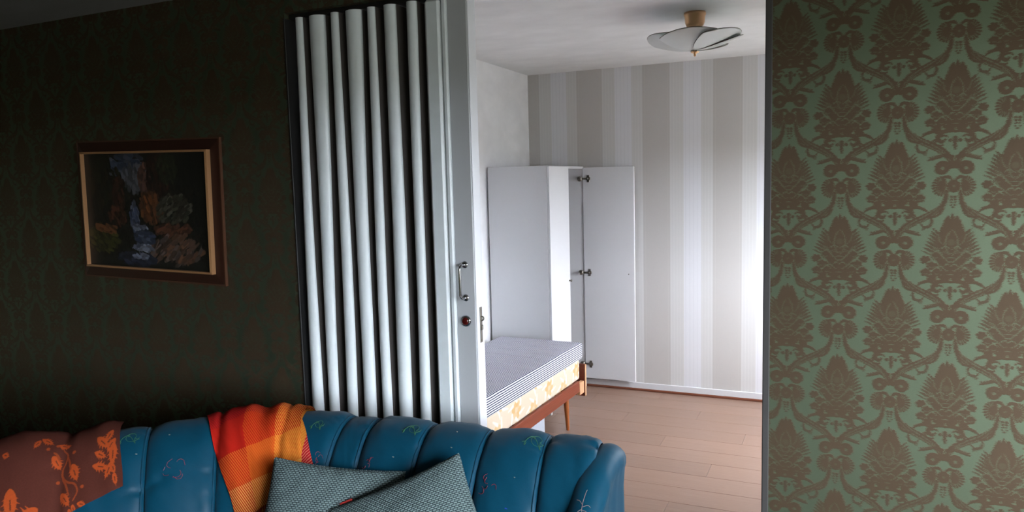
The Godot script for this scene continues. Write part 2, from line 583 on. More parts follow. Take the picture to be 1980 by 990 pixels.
func bedroom():
	var st := begin()
	box(st, Vector3(BX0 - 0.15, 0, -ZB - 0.15), Vector3(BX0, CEIL, WALL_BACK))
	struct("wall_bedroom_left", done(st), mats.white, "plain white bedroom wall behind the wardrobe", "wall")
	st = begin()
	box(st, Vector3(BX0, 0, -ZB - 0.15), Vector3(BX1, CEIL, -ZB))
	struct("wall_bedroom_back", done(st), mats.stripes, "far bedroom wall papered in broad grey and white stripes", "wall")
	st = begin()
	wall_with_hole(st, BX1, BX1 + 0.15, -ZB - 0.15, WALL_BACK, -5.15, -4.15, 0.80, 1.95, false)
	struct("wall_bedroom_right", done(st), mats.white, "bedroom wall with the window", "wall")
	window_frame("window_2", Vector3(BX1, 0.80, -5.15), Vector3(BX1 + 0.15, 1.95, -4.15), "white framed bedroom window")
	st = begin()
	box(st, Vector3(BX0 - 0.15, CEIL, -ZB - 0.15), Vector3(BX1 + 0.15, CEIL + 0.15, -ZW - 0.075))
	struct("ceiling_bedroom", done(st), mats.ceiling, "white bedroom ceiling above the glass lamp", "ceiling")
	laminate()
	var bb := one_box(Vector3(BX0, 0.0, -ZB), Vector3(BX1, 0.062, -ZB + 0.012), 0.003)
	struct("baseboard_back", bb, mats.laminate_white, "low white skirting under the striped wallpaper", "baseboard")
	var q := one_box(Vector3(BX0, 0.0, -ZB + 0.012), Vector3(BX1, 0.018, -ZB + 0.026), 0.004)
	struct("trim_2", q, std(Color(0.45, 0.25, 0.17), 0.45), "thin reddish brown strip between laminate and white skirting", "trim")

func laminate():
	# laminate boards laid along x; each board is a piece of its own
	var st := begin()
	box(st, Vector3(BX0 - 0.15, -0.12, -ZB - 0.15), Vector3(BX1 + 0.15, -0.009, -ZW - 0.075))
	var fl := struct("floor_bedroom", done(st), std(Color(0.30, 0.22, 0.17), 0.7), "pale brown laminate floor of the bedroom", "floor")
	var kinds := []
	for k in 4:
		var b := 0.93 + 0.018 * k
		kinds.append(wood(Color(0.55 * b, 0.43 * b, 0.37 * b), Color(0.62 * b, 0.50 * b, 0.435 * b), Vector2(2.2, 5.0), 0.36))
		var swap: StandardMaterial3D = kinds[k]
		swap.uv1_scale = Vector3(1.2, 5.0, 1)
	for k in kinds:
		k.albedo_texture = turned(k.albedo_texture)
	var rows := 16
	var w := (-WALL_BACK + ZB) * -1.0
	w = (ZB + WALL_BACK + 0.15) / rows
	var meshes := {}
	for r in rows:
		var z1 := -ZB + (r + 1) * w
		var x := BX0 - fposmod(r * 0.47 + 0.2, 1.285)
		while x < BX1:
			var a := maxf(x, BX0)
			var b := minf(x + 1.285, BX1)
			if b - a > 0.01:
				st = begin()
				box(st, Vector3(a + 0.0006, -0.009, z1 - w + 0.0006), Vector3(b - 0.0006, 0.0, z1 - 0.0006), 0.0012)
				obj("plank", done(st), kinds[rng.randi() % 4], fl)
			x += 1.285

func turned(t: Texture2D) -> Texture2D:
	var im := t.get_image()
	im.rotate_90(CLOCKWISE)
	return ImageTexture.create_from_image(im)

# ------------------------------------------------------------------ folding door
func folding_door():
	var k := 2.46 / 2.42
	var t := thing("folding_door", "pale grey accordion folding door bunched to the left of the bedroom opening", "door", Vector3(-1.70, 0, -2.52))
	var o := t.position
	var cb := [-2.0205, -1.928, -1.8345, -1.751, -1.6625, -1.574, -1.482]
	var rb := [0.031, 0.031, 0.0285, 0.0315, 0.0285, 0.032, 0.028]
	var ct := [-2.003, -1.923, -1.8275, -1.745, -1.6545, -1.5735, -1.4745]
	var rt := [0.022, 0.041, 0.022, 0.043, 0.019, 0.033, 0.024]
	var ny := 24
	var na := 10
	var shade_rows := [[], [], [], [], [], [], []]
	var shade_m := std(Color(0.17, 0.145, 0.13), 0.7)  # dark brown stands in for the shade deep between the folds
	for i in 7:
		var P := []
		var U := []
		for j in ny + 1:
			var y := lerpf(0.012, 2.35, float(j) / ny)
			var f := clampf((y - 0.72) / 1.62, 0.0, 1.0)
			var xc := lerpf(cb[i], ct[i], f) * k + 0.0035 * sin(y * 3.1 + i * 1.7) * (1.0 - f)
			var r := lerpf(rb[i], rt[i], f) * k * (1.0 + 0.08 * sin(y * 2.3 + i * 2.4))
			var zf := -2.458 - r
			var zb := -2.585
			var nx := (lerpf(cb[i + 1] - rb[i + 1], ct[i + 1] - rt[i + 1], f) * k) if i < 6 else -1.4395
			shade_rows[i].append([Vector3(xc + r * 0.905, y, zf - r * 0.0 + r * 0.36) - o, Vector3(xc + r * 0.93, y, zb) - o, Vector3(nx + 0.001, y, zb) - o])
			var L := [Vector2(xc - r, zb)]
			for a in na + 1:
				var an := PI - (PI - 0.40) * a / na
				L.append(Vector2(xc + r * cos(an), zf + r * sin(an)))
			# back to the start on the inner side of the vinyl
			for a in range(L.size() - 1, -1, -1):
				var q: Vector2 = L[a]
				if a == 0:
					L.append(q + Vector2(0.003, 0.0))
				elif a <= na + 1:
					var d := (q - Vector2(xc, zf)).normalized()
					L.append(q - d * 0.003)
				else:
					L.append(q - Vector2(0, 0.003))
			for q in L:
				P.append(Vector3(q.x, y, q.y) - o)
				U.append(Vector2(q.x, y))
		var n := P.size() / (ny + 1)
		var st := begin()
		sheet(st, P, U, ny, n - 1)
		obj("fold", done(st), mats.vinyl, t)
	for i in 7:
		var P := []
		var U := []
		for row in shade_rows[i]:
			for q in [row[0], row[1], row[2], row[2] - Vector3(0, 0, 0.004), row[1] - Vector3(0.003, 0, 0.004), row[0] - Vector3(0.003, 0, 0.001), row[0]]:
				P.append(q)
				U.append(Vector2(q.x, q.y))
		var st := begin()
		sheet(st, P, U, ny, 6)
		obj("shade_strip", done(st), shade_m, t).set_meta("label", "added dark brown strip painting the shade between two folds")
	var bx := func(called: String, a: Vector3, b: Vector3, bev: float, m: Material) -> MeshInstance3D:
		return obj(called, one_box(a - o, b - o, bev, Transform3D()), m, t)
	# the last flat leaf, the ridge beside it and the lead post
	bx.call("end_leaf", Vector3(-1.4435, 0.012, -2.585), Vector3(-1.3735, 2.35, -2.462), 0.012, mats.vinyl)
	bx.call("ridge", Vector3(-1.3705, 0.012, -2.55), Vector3(-1.3495, 2.35, -2.464), 0.005, mats.vinyl)
	var post: MeshInstance3D = bx.call("lead_post", Vector3(-1.3505, 0.012, -2.535), Vector3(-1.2665, 2.35, -2.476), 0.004, mats.post)
	post.set_meta("label", "flat grey lead post with handle")
	bx.call("closing_edge", Vector3(-1.2668, 0.012, -2.538), Vector3(-1.2625, 2.35, -2.4775), 0.002, mats.post_end)
	var zf := -2.476
	var st := begin()
	var hx := -1.3085
	for y in [1.343, 1.214]:
		lathe(st, [Vector2(0.0, 0.006), Vector2(0.009, 0.006), Vector2(0.0135, 0.004), Vector2(0.0145, 0.0), Vector2(0, 0)], 20, Vector3(hx, y, zf) - o, Basis(Vector3.RIGHT, PI / 2))
	var hp := spline([Vector3(hx, 1.343, zf + 0.004) - o, Vector3(hx - 0.002, 1.343, zf + 0.024) - o, Vector3(hx - 0.004, 1.334, zf + 0.034) - o, Vector3(hx - 0.004, 1.315, zf + 0.036) - o, Vector3(hx - 0.004, 1.243, zf + 0.036) - o, Vector3(hx - 0.004, 1.223, zf + 0.034) - o, Vector3(hx - 0.002, 1.214, zf + 0.024) - o, Vector3(hx, 1.214, zf + 0.004) - o], 5)
	tube(st, hp, 0.0052, 10)
	obj("pull_handle", done(st), mats.chrome, post).position = Vector3.ZERO
	st = begin()
	var kc := Vector3(-1.3115, 1.123, zf) - o
	lathe(st, [Vector2(0.016, 0.008), Vector2(0.0185, 0.0075), Vector2(0.022, 0.004), Vector2(0.0235, 0.0)], 28, kc, Basis(Vector3.RIGHT, PI / 2))
	obj("lock_ring", done(st), mats.chrome, post)
	st = begin()
	lathe(st, [Vector2(0.0, 0.013), Vector2(0.010, 0.012), Vector2(0.015, 0.009), Vector2(0.0162, 0.004), Vector2(0.0162, 0.0)], 24, kc, Basis(Vector3.RIGHT, PI / 2))
	var red := std(Color(0.26, 0.06, 0.05), 0.15)  # dark red paints a reflection into the face of the lock
	obj("lock_button", done(st), red, post)
	st = begin()
	var ex := -1.2625 - o.x
	box(st, Vector3(ex - 0.001, 1.035 - o.y, -2.516 - o.z), Vector3(ex + 0.003, 1.175, -2.499 - o.z), 0.001)
	for y in [1.045, 1.165]:
		lathe(st, [Vector2(0, 0.0048), Vector2(0.003, 0.0045), Vector2(0.0045, 0.003)], 12, Vector3(ex, y, -2.5075 - o.z), Basis(Vector3.BACK, -PI / 2))
	box(st, Vector3(ex, 1.085, -2.512 - o.z), Vector3(ex + 0.009, 1.105, -2.503 - o.z), 0.002)
	tube(st, spline([Vector3(ex + 0.002, 1.12, -2.5075 - o.z), Vector3(ex + 0.012, 1.126, -2.5075 - o.z), Vector3(ex + 0.012, 1.135, -2.5075 - o.z), Vector3(ex + 0.004, 1.138, -2.5075 - o.z)], 4), 0.003, 8)
	obj("lock_plate", done(st), mats.steel, post)
	# rail
	var rail := obj("door_rail", one_box(Vector3(OPEN0 + 0.001, OPEN_TOP - 0.02, -2.56), Vector3(OPEN1 - 0.0135, OPEN_TOP - 0.001, -2.48), 0.002), mats.black)
	rail.set_meta("label", "dark overhead rail from which the grey folding door hangs")
	rail.set_meta("category", "rail")

# ------------------------------------------------------------------ sofa
var path_p := []
var path_s := PackedFloat32Array()
var prof_p := []
var prof_s := PackedFloat32Array()
const SEAMS := [0.0, 0.170, 0.385, 0.612, 0.840, 0.953, 1.19, 1.43, 1.672, 1.93, 2.19, 2.45, 2.70, 2.95]

func along(P: Array, S: PackedFloat32Array, s: float) -> Vector2:
	s = clampf(s, 0.0, S[-1])
	var i := clampi(S.bsearch(s) - 1, 0, S.size() - 2)
	var a: Vector2 = P[i]
	var b: Vector2 = P[i + 1]
	return a.lerp(b, (s - S[i]) / maxf(S[i + 1] - S[i], 1e-6))

func lengths(P: Array) -> PackedFloat32Array:
	var out := PackedFloat32Array([0.0])
	for i in P.size() - 1:
		out.append(out[-1] + P[i].distance_to(P[i + 1]))
	return out

func back_at(s: float, t: float, off := 0.0, puffed := true) -> Vector3:
	# a point of the sofa back: s metres along it from the right arm, t down its profile (0 rear foot, 1 at the seat)
	var p := along(path_p, path_s, s)
	var d := (along(path_p, path_s, s + 0.012) - along(path_p, path_s, s - 0.012)).normalized()
	var n := Vector2(d.y, -d.x)
	var L := prof_s[-1]
	var q := along(prof_p, prof_s, t * L)
	var e := (along(prof_p, prof_s, t * L + 0.012) - along(prof_p, prof_s, t * L - 0.012)).normalized()
	var nn := Vector2(-e.y, e.x)
	if puffed:
		off += puff(s, t)
	q += nn * off
	var low := 0.022 * smoothstep(1.55, 2.1, s)
	return Vector3(p.x + n.x * q.x, q.y - low * smoothstep(0.3, 0.8, q.y), p.y + n.y * q.x)

func puff(s: float, t: float) -> float:
	for i in SEAMS.size() - 1:
		if s <= SEAMS[i + 1] or i == SEAMS.size() - 2:
			var w: float = SEAMS[i + 1] - SEAMS[i]
			var u := clampf((s - SEAMS[i]) / w, 0.0, 1.0)
			var e := absf(2.0 * u - 1.0)
			var high := minf(w / 0.2, 1.0) * 0.028
			var v := high * pow(maxf(1.0 - pow(e, 4.0), 0.0), 0.6) - 0.019
			# the cloth gathers into short creases beside the seams
			var g := smoothstep(0.15, 0.85, e) * (1.0 - smoothstep(0.94, 1.0, e))
			var gath := -pow(maxf(0.0, sin(t * 80.0 + 18.0 * u * (0.5 - t) + 5.0 * n1.get_noise_2d(s * 2.0, t * 7.0) + i * 2.0)), 5.0) * maxf(0.0, n1.get_noise_2d(i * 7.7 + signf(u - 0.5) * 3.0, t * 6.0) + 0.1)
			v += 0.017 * g * gath + 0.006 * n1.get_noise_2d(s * 6.0 + i * 3.0, t * 4.0) + 0.0035 * n1.get_noise_2d((s + 0.4 * t) * 22.0 + i * 5.0, t * 6.0)
			return v * smoothstep(0.34, 0.50, t)
	return 0.0

func sofa_cloth() -> StandardMaterial3D:
	var m := std(Color.WHITE, 0.5, 0.0, 0.28)
	var img := Image.create(256, 256, false, Image.FORMAT_RGB8)
	var base := Color(0.0, 0.215, 0.295)
	for y in 256:
		for x in 256:
			var k := 1.0 + 0.06 * n1.get_noise_2d(x * 0.9, y * 0.12) + 0.05 * sin(y * PI / 2.0) * 0.5
			img.set_pixel(x, y, base * k)
	m.albedo_texture = ImageTexture.create_from_image(img)
	m.uv1_scale = Vector3(5, 5, 1)
	m.rim_enabled = true
	m.rim = 0.07
	m.rim_tint = 1.0
	return m

func sofa():
	path_p = spline([Vector2(-0.70, -2.225), Vector2(-0.9, -2.205), Vector2(-1.11, -2.187), Vector2(-1.32, -2.18), Vector2(-1.59, -2.16), Vector2(-1.82, -2.113), Vector2(-2.07, -1.97), Vector2(-2.27, -1.80), Vector2(-2.52, -1.59), Vector2(-2.75, -1.355), Vector2(-2.91, -1.08), Vector2(-2.95, -0.78)])
	path_s = lengths(path_p)
	prof_p = spline([Vector2(-0.13, 0.10), Vector2(-0.15, 0.45), Vector2(-0.145, 0.66), Vector2(-0.115, 0.75), Vector2(-0.05, 0.795), Vector2(0.03, 0.79), Vector2(0.10, 0.745), Vector2(0.17, 0.655), Vector2(0.225, 0.555), Vector2(0.262, 0.45), Vector2(0.28, 0.33)])
	prof_s = lengths(prof_p)
	var o := Vector3(-1.9, 0, -1.8)
	var t := thing("corner_sofa", "teal blue satin corner sofa with channelled back and scribbled embroidery", "sofa", o)
	mats.teal = sofa_cloth()
	var L := prof_s[-1]
	for i in SEAMS.size() - 1:
		var P := []
		var U := []
		var nu := 18
		var nv := 120
		for a in nu + 1:
			var f := float(a) / nu
			f = 0.5 - 0.5 * cos(f * PI)
			var s := lerpf(SEAMS[i], SEAMS[i + 1], f)
			s = clampf(s, SEAMS[i] + 0.0005, SEAMS[i + 1] - 0.0005)
			for b in nv + 1:
				var v := float(b) / nv
				v = v if v < 0.1 else v
				P.append(back_at(s, v) - o)
				U.append(Vector2(s, v * L))
		var st := begin()
		sheet(st, P, U, nu, nv)
		obj("back_channel", done(st), mats.teal, t)
	# piping beside each seam
	var st2 := begin()
	for i in range(1, SEAMS.size() - 1):
		var pts := []
		for b in 40:
			var v := lerpf(0.36, 1.0, b / 39.0)
			pts.append(back_at(SEAMS[i] + 0.009, v, 0.0005) - o)
		tube(st2, pts, 0.0034, 6)
	obj("piping", done(st2), mats.teal, t)
	# seat and plinth
	var outer := PackedVector2Array()
	var plinth := PackedVector2Array()
	for k in 40:
		var s := lerpf(0.02, path_s[-1] - 0.02, k / 39.0)
		var a := back_at(s, 0.96, -0.02, false)
		outer.append(Vector2(a.x - o.x, a.z - o.z))
		var b := back_at(s, 0.02, -0.03, false)
		plinth.append(Vector2(b.x - o.x, b.z - o.z))
	for q in [Vector2(-2.12, -0.80), Vector2(-2.05, -1.0), Vector2(-1.85, -1.25), Vector2(-1.6, -1.33), Vector2(-0.80, -1.33)]:
		outer.append(q - Vector2(o.x, o.z))
		plinth.append(q - Vector2(o.x, o.z))
	st2 = begin()
	slab(st2, outer, 0.24, 0.335)
	obj("seat", done(st2), mats.teal, t)
	st2 = begin()
	slab(st2, plinth, 0.07, 0.238)
	obj("base", done(st2), mats.teal, t)
	for q in [Vector2(-0.9, -2.2), Vector2(-0.9, -1.42), Vector2(-2.2, -0.95), Vector2(-2.85, -0.9), Vector2(-2.35, -1.75)]:
		obj("leg", one_box(Vector3(q.x - 0.025, 0, q.y - 0.025) - o, Vector3(q.x + 0.025, 0.072, q.y + 0.025) - o, 0.004), mats.black, t)
	# arms: an upright padded wing that sweeps down towards the front
	arm(t, [Vector3(-0.686, 0.700, -2.36), Vector3(-0.686, 0.724, -2.25), Vector3(-0.690, 0.695, -2.12), Vector3(-0.694, 0.615, -2.02), Vector3(-0.698, 0.520, -1.92), Vector3(-0.702, 0.450, -1.78), Vector3(-0.702, 0.430, -1.56), Vector3(-0.702, 0.425, -1.34)], 0.056, o)
	arm(t, [Vector3(-3.08, 0.690, -0.715), Vector3(-2.95, 0.700, -0.72), Vector3(-2.75, 0.66, -0.72), Vector3(-2.5, 0.60, -0.72), Vector3(-2.25, 0.54, -0.72), Vector3(-2.14, 0.515, -0.72)], 0.075, o)
	embroidery(t, o)

func arm(t: Node3D, pts: Array, r: float, o: Vector3):
	var c := spline(pts, 10)
	var n := c.size()
	var P := []
	var U := []
	var prof := 26
	for i in n:
		var f := float(i) / (n - 1)
		var d: Vector3 = c[mini(i + 1, n - 1)] - c[maxi(i - 1, 0)]
		d.y = 0
		d = d.normalized()
		var side := d.cross(Vector3.UP)
		var e := minf(f * 9.0, 1.0)
		var e2 := minf((1.0 - f) * 9.0, 1.0)
		var cap := sqrt(maxf(1.0 - pow(1.0 - minf(e, e2), 2.0), 0.0))
		cap = lerpf(0.35, 1.0, cap)
		for k in prof + 1:
			var u := float(k) / prof
			var q := Vector2.ZERO
			# up the inner side, over the roll, down the outer side
			if u < 0.25:
				q = Vector2(-r * 0.80, lerpf(-(c[i].y - 0.08), -r * 0.75, u / 0.25))
			elif u > 0.75:
				q = Vector2(r * 0.80, lerpf(-r * 0.75, -(c[i].y - 0.08), (u - 0.75) / 0.25))
			else:
				var an := lerpf(PI + 0.62, -0.62, (u - 0.25) / 0.5)
				q = Vector2(cos(an) * r, sin(an) * r)
			if q.y > -r * 0.9:
				q.y *= lerpf(0.55, 1.0, cap)
			q.x *= cap
			var w := 0.004 * n1.get_noise_2d(u * 6.0, f * 9.0)
			P.append(c[i] + side * (q.x + w * signf(q.x)) + Vector3(0, q.y, 0) - o)
			U.append(Vector2(u * 1.4, f))
	var st := begin()
	sheet(st, P, U, n - 1, prof)
	for i in [0, n - 1]:
		var mid := Vector3.ZERO
		for k in prof + 1:
			mid += P[i * (prof + 1) + k] / (prof + 1)
		for k in prof:
			tri(st, mid, P[i * (prof + 1) + k], P[i * (prof + 1) + k + 1], P[i * (prof + 1)] - P[(1 if i == 0 else n - 2) * (prof + 1)], 0)
	obj("arm", done(st), mats.teal, t)

func scribble(st: SurfaceTool, o: Vector3, s: float, t: float, kind: int, size: float):
	# thin threads that lie on the back
	var L := prof_s[-1]
	var at := func(x: float, y: float) -> Vector3: return back_at(s - x * size, t + y * size / L, 0.0012) - o
	if kind == 0:       # curls
		var a := []
		for k in 30:
			var f := k / 29.0
			a.append(at.call(-0.5 + f + 0.10 * sin(f * 19.0), 0.25 * sin(f * 9.0 + 0.6) - 0.12 * sin(f * 23.0)))
		tube(st, a, 0.0011, 4)
		a = []
		for k in 20:
			var f := k / 19.0
			a.append(at.call(0.15 + 0.35 * cos(f * 7.0) * (1.0 - 0.5 * f), -0.1 + 0.35 * sin(f * 7.0) * (1.0 - 0.5 * f)))
		tube(st, a, 0.0009, 4)
	elif kind == 1:     # a burst of short strokes
		for k in 5:
			var from := Vector2(0.30 * sin(k * 2.4 + s * 9.0), 0.30 * cos(k * 1.7 + s * 4.0))
			var an := k * 1.9 + s * 5.0
			var b := []
			for m in 5:
				var f := m / 4.0
				var q := from + Vector2(cos(an + 1.4 * f * f), sin(an + 1.4 * f * f)) * 0.42 * f
				b.append(at.call(q.x, q.y))
			tube(st, b, 0.0010, 4)
	else:               # a speck
		tube(st, [at.call(-0.5, 0), at.call(0.5, 0.2)], 0.0016, 5)

func embroidery(t: Node3D, o: Vector3):
	# a pale sprig stitched on the right arm
	var sp := begin()
	var c := Vector3(-0.696, 0.640, -2.045)
	var n := Vector3(0.22, 0.70, 0.68).normalized()
	var v := Vector3(0.0, 0.70, -0.71).normalized()
	var u := v.cross(n).normalized() * -1.0
	var lay := func(x: float, y: float) -> Vector3: return c + u * x + v * y + n * (0.0575 - 9.0 * x * x) - o
	for line in [[[0.0, -0.03], [0.004, 0.0], [0.002, 0.035], [-0.001, 0.05]], [[0.003, 0.0], [0.014, 0.012], [0.024, 0.014]], [[0.002, -0.005], [-0.012, 0.004], [-0.022, 0.0]], [[0.002, -0.012], [0.012, -0.02], [0.014, -0.03]], [[0.0, -0.015], [-0.012, -0.016], [-0.018, -0.026]]]:
		var pts := []
		for q in line:
			pts.append(lay.call(q[0], q[1]))
		tube(sp, spline(pts, 5), 0.0010, 4)
	obj("arm_embroidery", done(sp), std(Color(0.45, 0.38, 0.36), 0.5), t)
	var sets := {
		"green_embroidery": [Color(0.16, 0.36, 0.25), [[0.668, 0.606, 0, 0.07], [0.215, 0.600, 0, 0.075], [1.733, 0.612, 0, 0.07], [1.05, 0.62, 0, 0.06]]],
		"red_embroidery": [Color(0.42, 0.12, 0.20), [[0.334, 0.724, 1, 0.05], [0.785, 0.712, 1, 0.035], [1.575, 0.715, 1, 0.075], [1.003, 0.715, 1, 0.05]]],
		"pale_embroidery": [Color(0.60, 0.55, 0.50), [[0.483, 0.647, 2, 0.005], [0.693, 0.688, 2, 0.005], [0.49, 0.60, 2, 0.004], [0.248, 0.70, 2, 0.004], [1.70, 0.66, 2, 0.006], [1.60, 0.62, 2, 0.005]]],
		"blue_embroidery": [Color(0.15, 0.25, 0.70), [[0.26, 0.771, 2, 0.008], [0.57, 0.74, 2, 0.007]]]}
	for called in sets:
		var st := begin()
		for e in sets[called][1]:
			scribble(st, o, e[0], e[1], e[2], e[3])
		var m := obj(called, done(st), std(sets[called][0], 0.5), t)
		m.set_meta("kind", "stuff")

# ------------------------------------------------------------------ throws and cushions on the sofa
func drape(s_right: Callable, s_left: Callable, t0: float, t_end: Callable, lift: Callable, nu: int, nv: int) -> Array:
	var P := []
	var U := []
	for layer in [0, 1]:
		for i in nu + 1:
			var u := float(i) / nu
			var te: float = t_end.call(u)
			for j in nv + 1:
				var v := float(j) / nv
				var t := lerpf(t0, te, v)
				var s: float = lerpf(s_right.call(t), s_left.call(t), u)
				var edge := minf(minf(u, 1.0 - u) * nu, minf(v, 1.0 - v) * nv)
				var thick := 0.0035 * minf(edge * 0.6, 1.0)
				P.append(back_at(s, t, lift.call(u, v, t) + (thick if layer == 0 else 0.0)))
				U.append(Vector2(s, t * prof_s[-1]))
	return [P, U]

func drape_mesh(g: Array, nu: int, nv: int, o: Vector3) -> SurfaceTool:
	var st := begin()
	var n := (nu + 1) * (nv + 1)
	var P := []
	for p in g[0]:
		P.append(p - o)
	sheet(st, P.slice(0, n), g[1].slice(0, n), nu, nv, 0)
	# underside, turned over
	var Q := P.slice(n)
	st.set_smooth_group(1)
	for i in nu:
		for j in nv:
			var a := i * (nv + 1) + j
			for k in [a, a + 1, a + nv + 1, a + 1, a + nv + 2, a + nv + 1]:
				st.set_uv(g[1][k])
				st.add_vertex(Q[k])
	return done(st)

func plaid_cloth() -> StandardMaterial3D:
	# covers s 0.95..1.55 (right to left is growing s), T 0.4..1.3; twill of warp and weft
	var W := 640
	var H := 960
	var img := Image.create(W, H, false, Image.FORMAT_RGB8)
	var red := Color(0.60, 0.10, 0.06)
	var orange := Color(0.66, 0.25, 0.075)
	var yellow := Color(0.74, 0.47, 0.17)
	var deep := Color(0.52, 0.07, 0.09)
	var wide := 0.60
	var tall := 0.90
	for y in H:
		for x in W:
			var s := 0.95 + wide * x / W
			var t := 0.40 + tall * y / H
			var wob := 0.004 * n1.get_noise_2d(s * 9.0, t * 9.0)
			var b := t + wob - 0.33 * (s - 1.126)
			var e1 := 1.335 - 0.27 * maxf(0.0, t - 0.86) + wob
			var e2 := 1.217 - 0.11 * maxf(0.0, t - 0.83) + wob
			var warp := red if s > e1 else (orange if s > e2 else yellow)
			var weft := deep
			if b > 0.742:
				weft = red
			if b > 0.869:
				weft = orange.lerp(yellow, 0.35)
			if b > 0.995:
				weft = yellow.lerp(Color.WHITE, 0.12)
			var f := fposmod(s * 112.0 + t * 95.0, 1.0)
			var k := smoothstep(0.36, 0.48, f) - smoothstep(0.88, 1.0, f)
			var c := warp.lerp(weft, k)
			img.set_pixel(x, y, c * (1.0 + 0.10 * n1.get_noise_2d(x * 0.7, y * 0.7)))
	var m := std(Color.WHITE, 0.9, 0.0, 0.2)
	m.albedo_texture = ImageTexture.create_from_image(img)
	m.uv1_scale = Vector3(1.0 / wide, 1.0 / tall, 1)
	m.uv1_offset = Vector3(-0.95 / wide, -0.40 / tall, 0)
	return m

func leaf_cloth() -> StandardMaterial3D:
	# brown blanket with orange leaves; the picture covers s 1.68..2.90 leftwards and T 0.40..1.30
	var W := 976
	var H := 720
	var px := 800.0    # pixels a metre
	var c := Canvas.new(W, H, false)
	var at := func(x: float, y: float) -> Vector2:
		var s := 1.943 - (x - 110.0) * 0.00148
		var t := 0.901 + (y - 885.0) * 0.0019 + (x - 110.0) * 0.00016
		return Vector2((2.90 - s) * px, (t - 0.40) * px)
	var leaf := func(x: float, y: float, len: float, wid: float, ang: float):
		var d := Vector2(cos(ang), sin(ang)) * len * 0.5
		var nrm := Vector2(-d.y, d.x).normalized()
		for k in 15:
			var f := k / 14.0
			var q := Vector2(x, y) + d * 1.22 * (f * 2.0 - 1.0)
			var w := wid * 0.46 * pow(sin(PI * pow(f, 0.72)), 1.15) * px * 0.00148
			c.dot(at.call(q.x, q.y), maxf(w, 0.8), 1.0, 2.0)
		for s in [-1.0, 1.0]:
			for k in 4:
				var f2 := 0.12 + 0.2 * k
				var q2: Vector2 = Vector2(x, y) + d * (f2 * 2.0 - 1.0)
				var tip: Vector2 = q2 + d * 0.34 + nrm * wid * 0.66 * s * sin(PI * pow(f2 + 0.1, 0.75))
				c.line(at.call(q2.x, q2.y), at.call(tip.x, tip.y), 4.5, 0.6, 1.0, 2.0)
		c.line(at.call(x - d.x * 0.4, y - d.y * 0.4), at.call(x + d.x * 0.3, y + d.y * 0.3), 1.3, 0.4 + wid * 0.05, 0.15, 1.5)
	var vine := func(pts: Array):
		var q := []
		for p in pts:
			q.append(at.call(p.x, p.y))
		c.curve(spline(q, 6), 1.5, 2.8, 1.5, 0.62, 1.5)
	for shift in [Vector2(0, 0), Vector2(-300, 10), Vector2(-480, -40)]:
		var sx: float = shift.x
		var sy: float = shift.y
		for l in [[214, 843, 24, 12, 1.9], [205, 855, 30, 17, 0.6], [222, 860, 24, 14, 2.0], [203, 875, 24, 12, 0.35], [229, 877, 36, 18, 1.5], [206, 895, 30, 16, 0.15], [222, 903, 26, 14, 1.9], [238, 918, 20, 8, 1.3], [233, 900, 16, 8, 1.2],
			[25, 953, 46, 28, 1.45], [55, 974, 42, 30, 2.6], [2, 975, 40, 22, 1.2], [80, 842, 24, 13, 0.4], [60, 850, 16, 10, 2.0], [118, 849, 24, 12, 0.1], [108, 882, 24, 18, 0.9], [150, 902, 28, 20, 1.1], [135, 948, 26, 18, 0.8], [172, 957, 16, 9, 0.2], [155, 965, 14, 7, 1.2], [148, 972, 14, 6, 1.2], [3, 870, 12, 9, 0.3]]:
			leaf.call(l[0] + sx, l[1] + sy, l[2], l[3], l[4])
		for d in [[142, 865], [114, 916], [170, 927], [103, 850], [85, 858]]:
			c.dot(at.call(d[0] + sx, d[1] + sy), 4.6, 0.75, 2.0)
		vine.call([Vector2(118 + sx, 858 + sy), Vector2(129 + sx, 870 + sy), Vector2(122 + sx, 893 + sy), Vector2(124 + sx, 908 + sy), Vector2(136 + sx, 917 + sy), Vector2(152 + sx, 921 + sy), Vector2(160 + sx, 934 + sy), Vector2(152 + sx, 950 + sy)])
		vine.call([Vector2(130 + sx, 872 + sy), Vector2(136 + sx, 884 + sy), Vector2(140 + sx, 896 + sy)])
		vine.call([Vector2(98 + sx, 864 + sy), Vector2(106 + sx, 868 + sy), Vector2(113 + sx, 878 + sy)])
		vine.call([Vector2(124 + sx, 912 + sy), Vector2(134 + sx, 924 + sy), Vector2(142 + sx, 940 + sy)])
	var img := Image.create(W, H, false, Image.FORMAT_RGB8)
	var brown := Color(0.285, 0.145, 0.115)
	var orange := Color(0.60, 0.255, 0.115)
	for y in H:
		for x in W:
			var j := int(3.0 * n1.get_noise_2d(x * 0.2, y * 0.8))
			var m := c.d[y * W + clampi(x + j, 0, W - 1)]
			img.set_pixel(x, y, brown.lerp(orange, m) * (1.0 + 0.08 * n1.get_noise_2d(x * 0.15, y * 0.9) + 0.07 * n1.get_noise_2d(x * 0.8, y * 0.8)))
	var mm := std(Color.WHITE, 0.92, 0.0, 0.2)
	mm.albedo_texture = ImageTexture.create_from_image(img)
	mm.uv1_scale = Vector3(-px / W, px / H, 1)
	mm.uv1_offset = Vector3(2.90 * px / W, -0.40 * px / H, 0)
	return mm

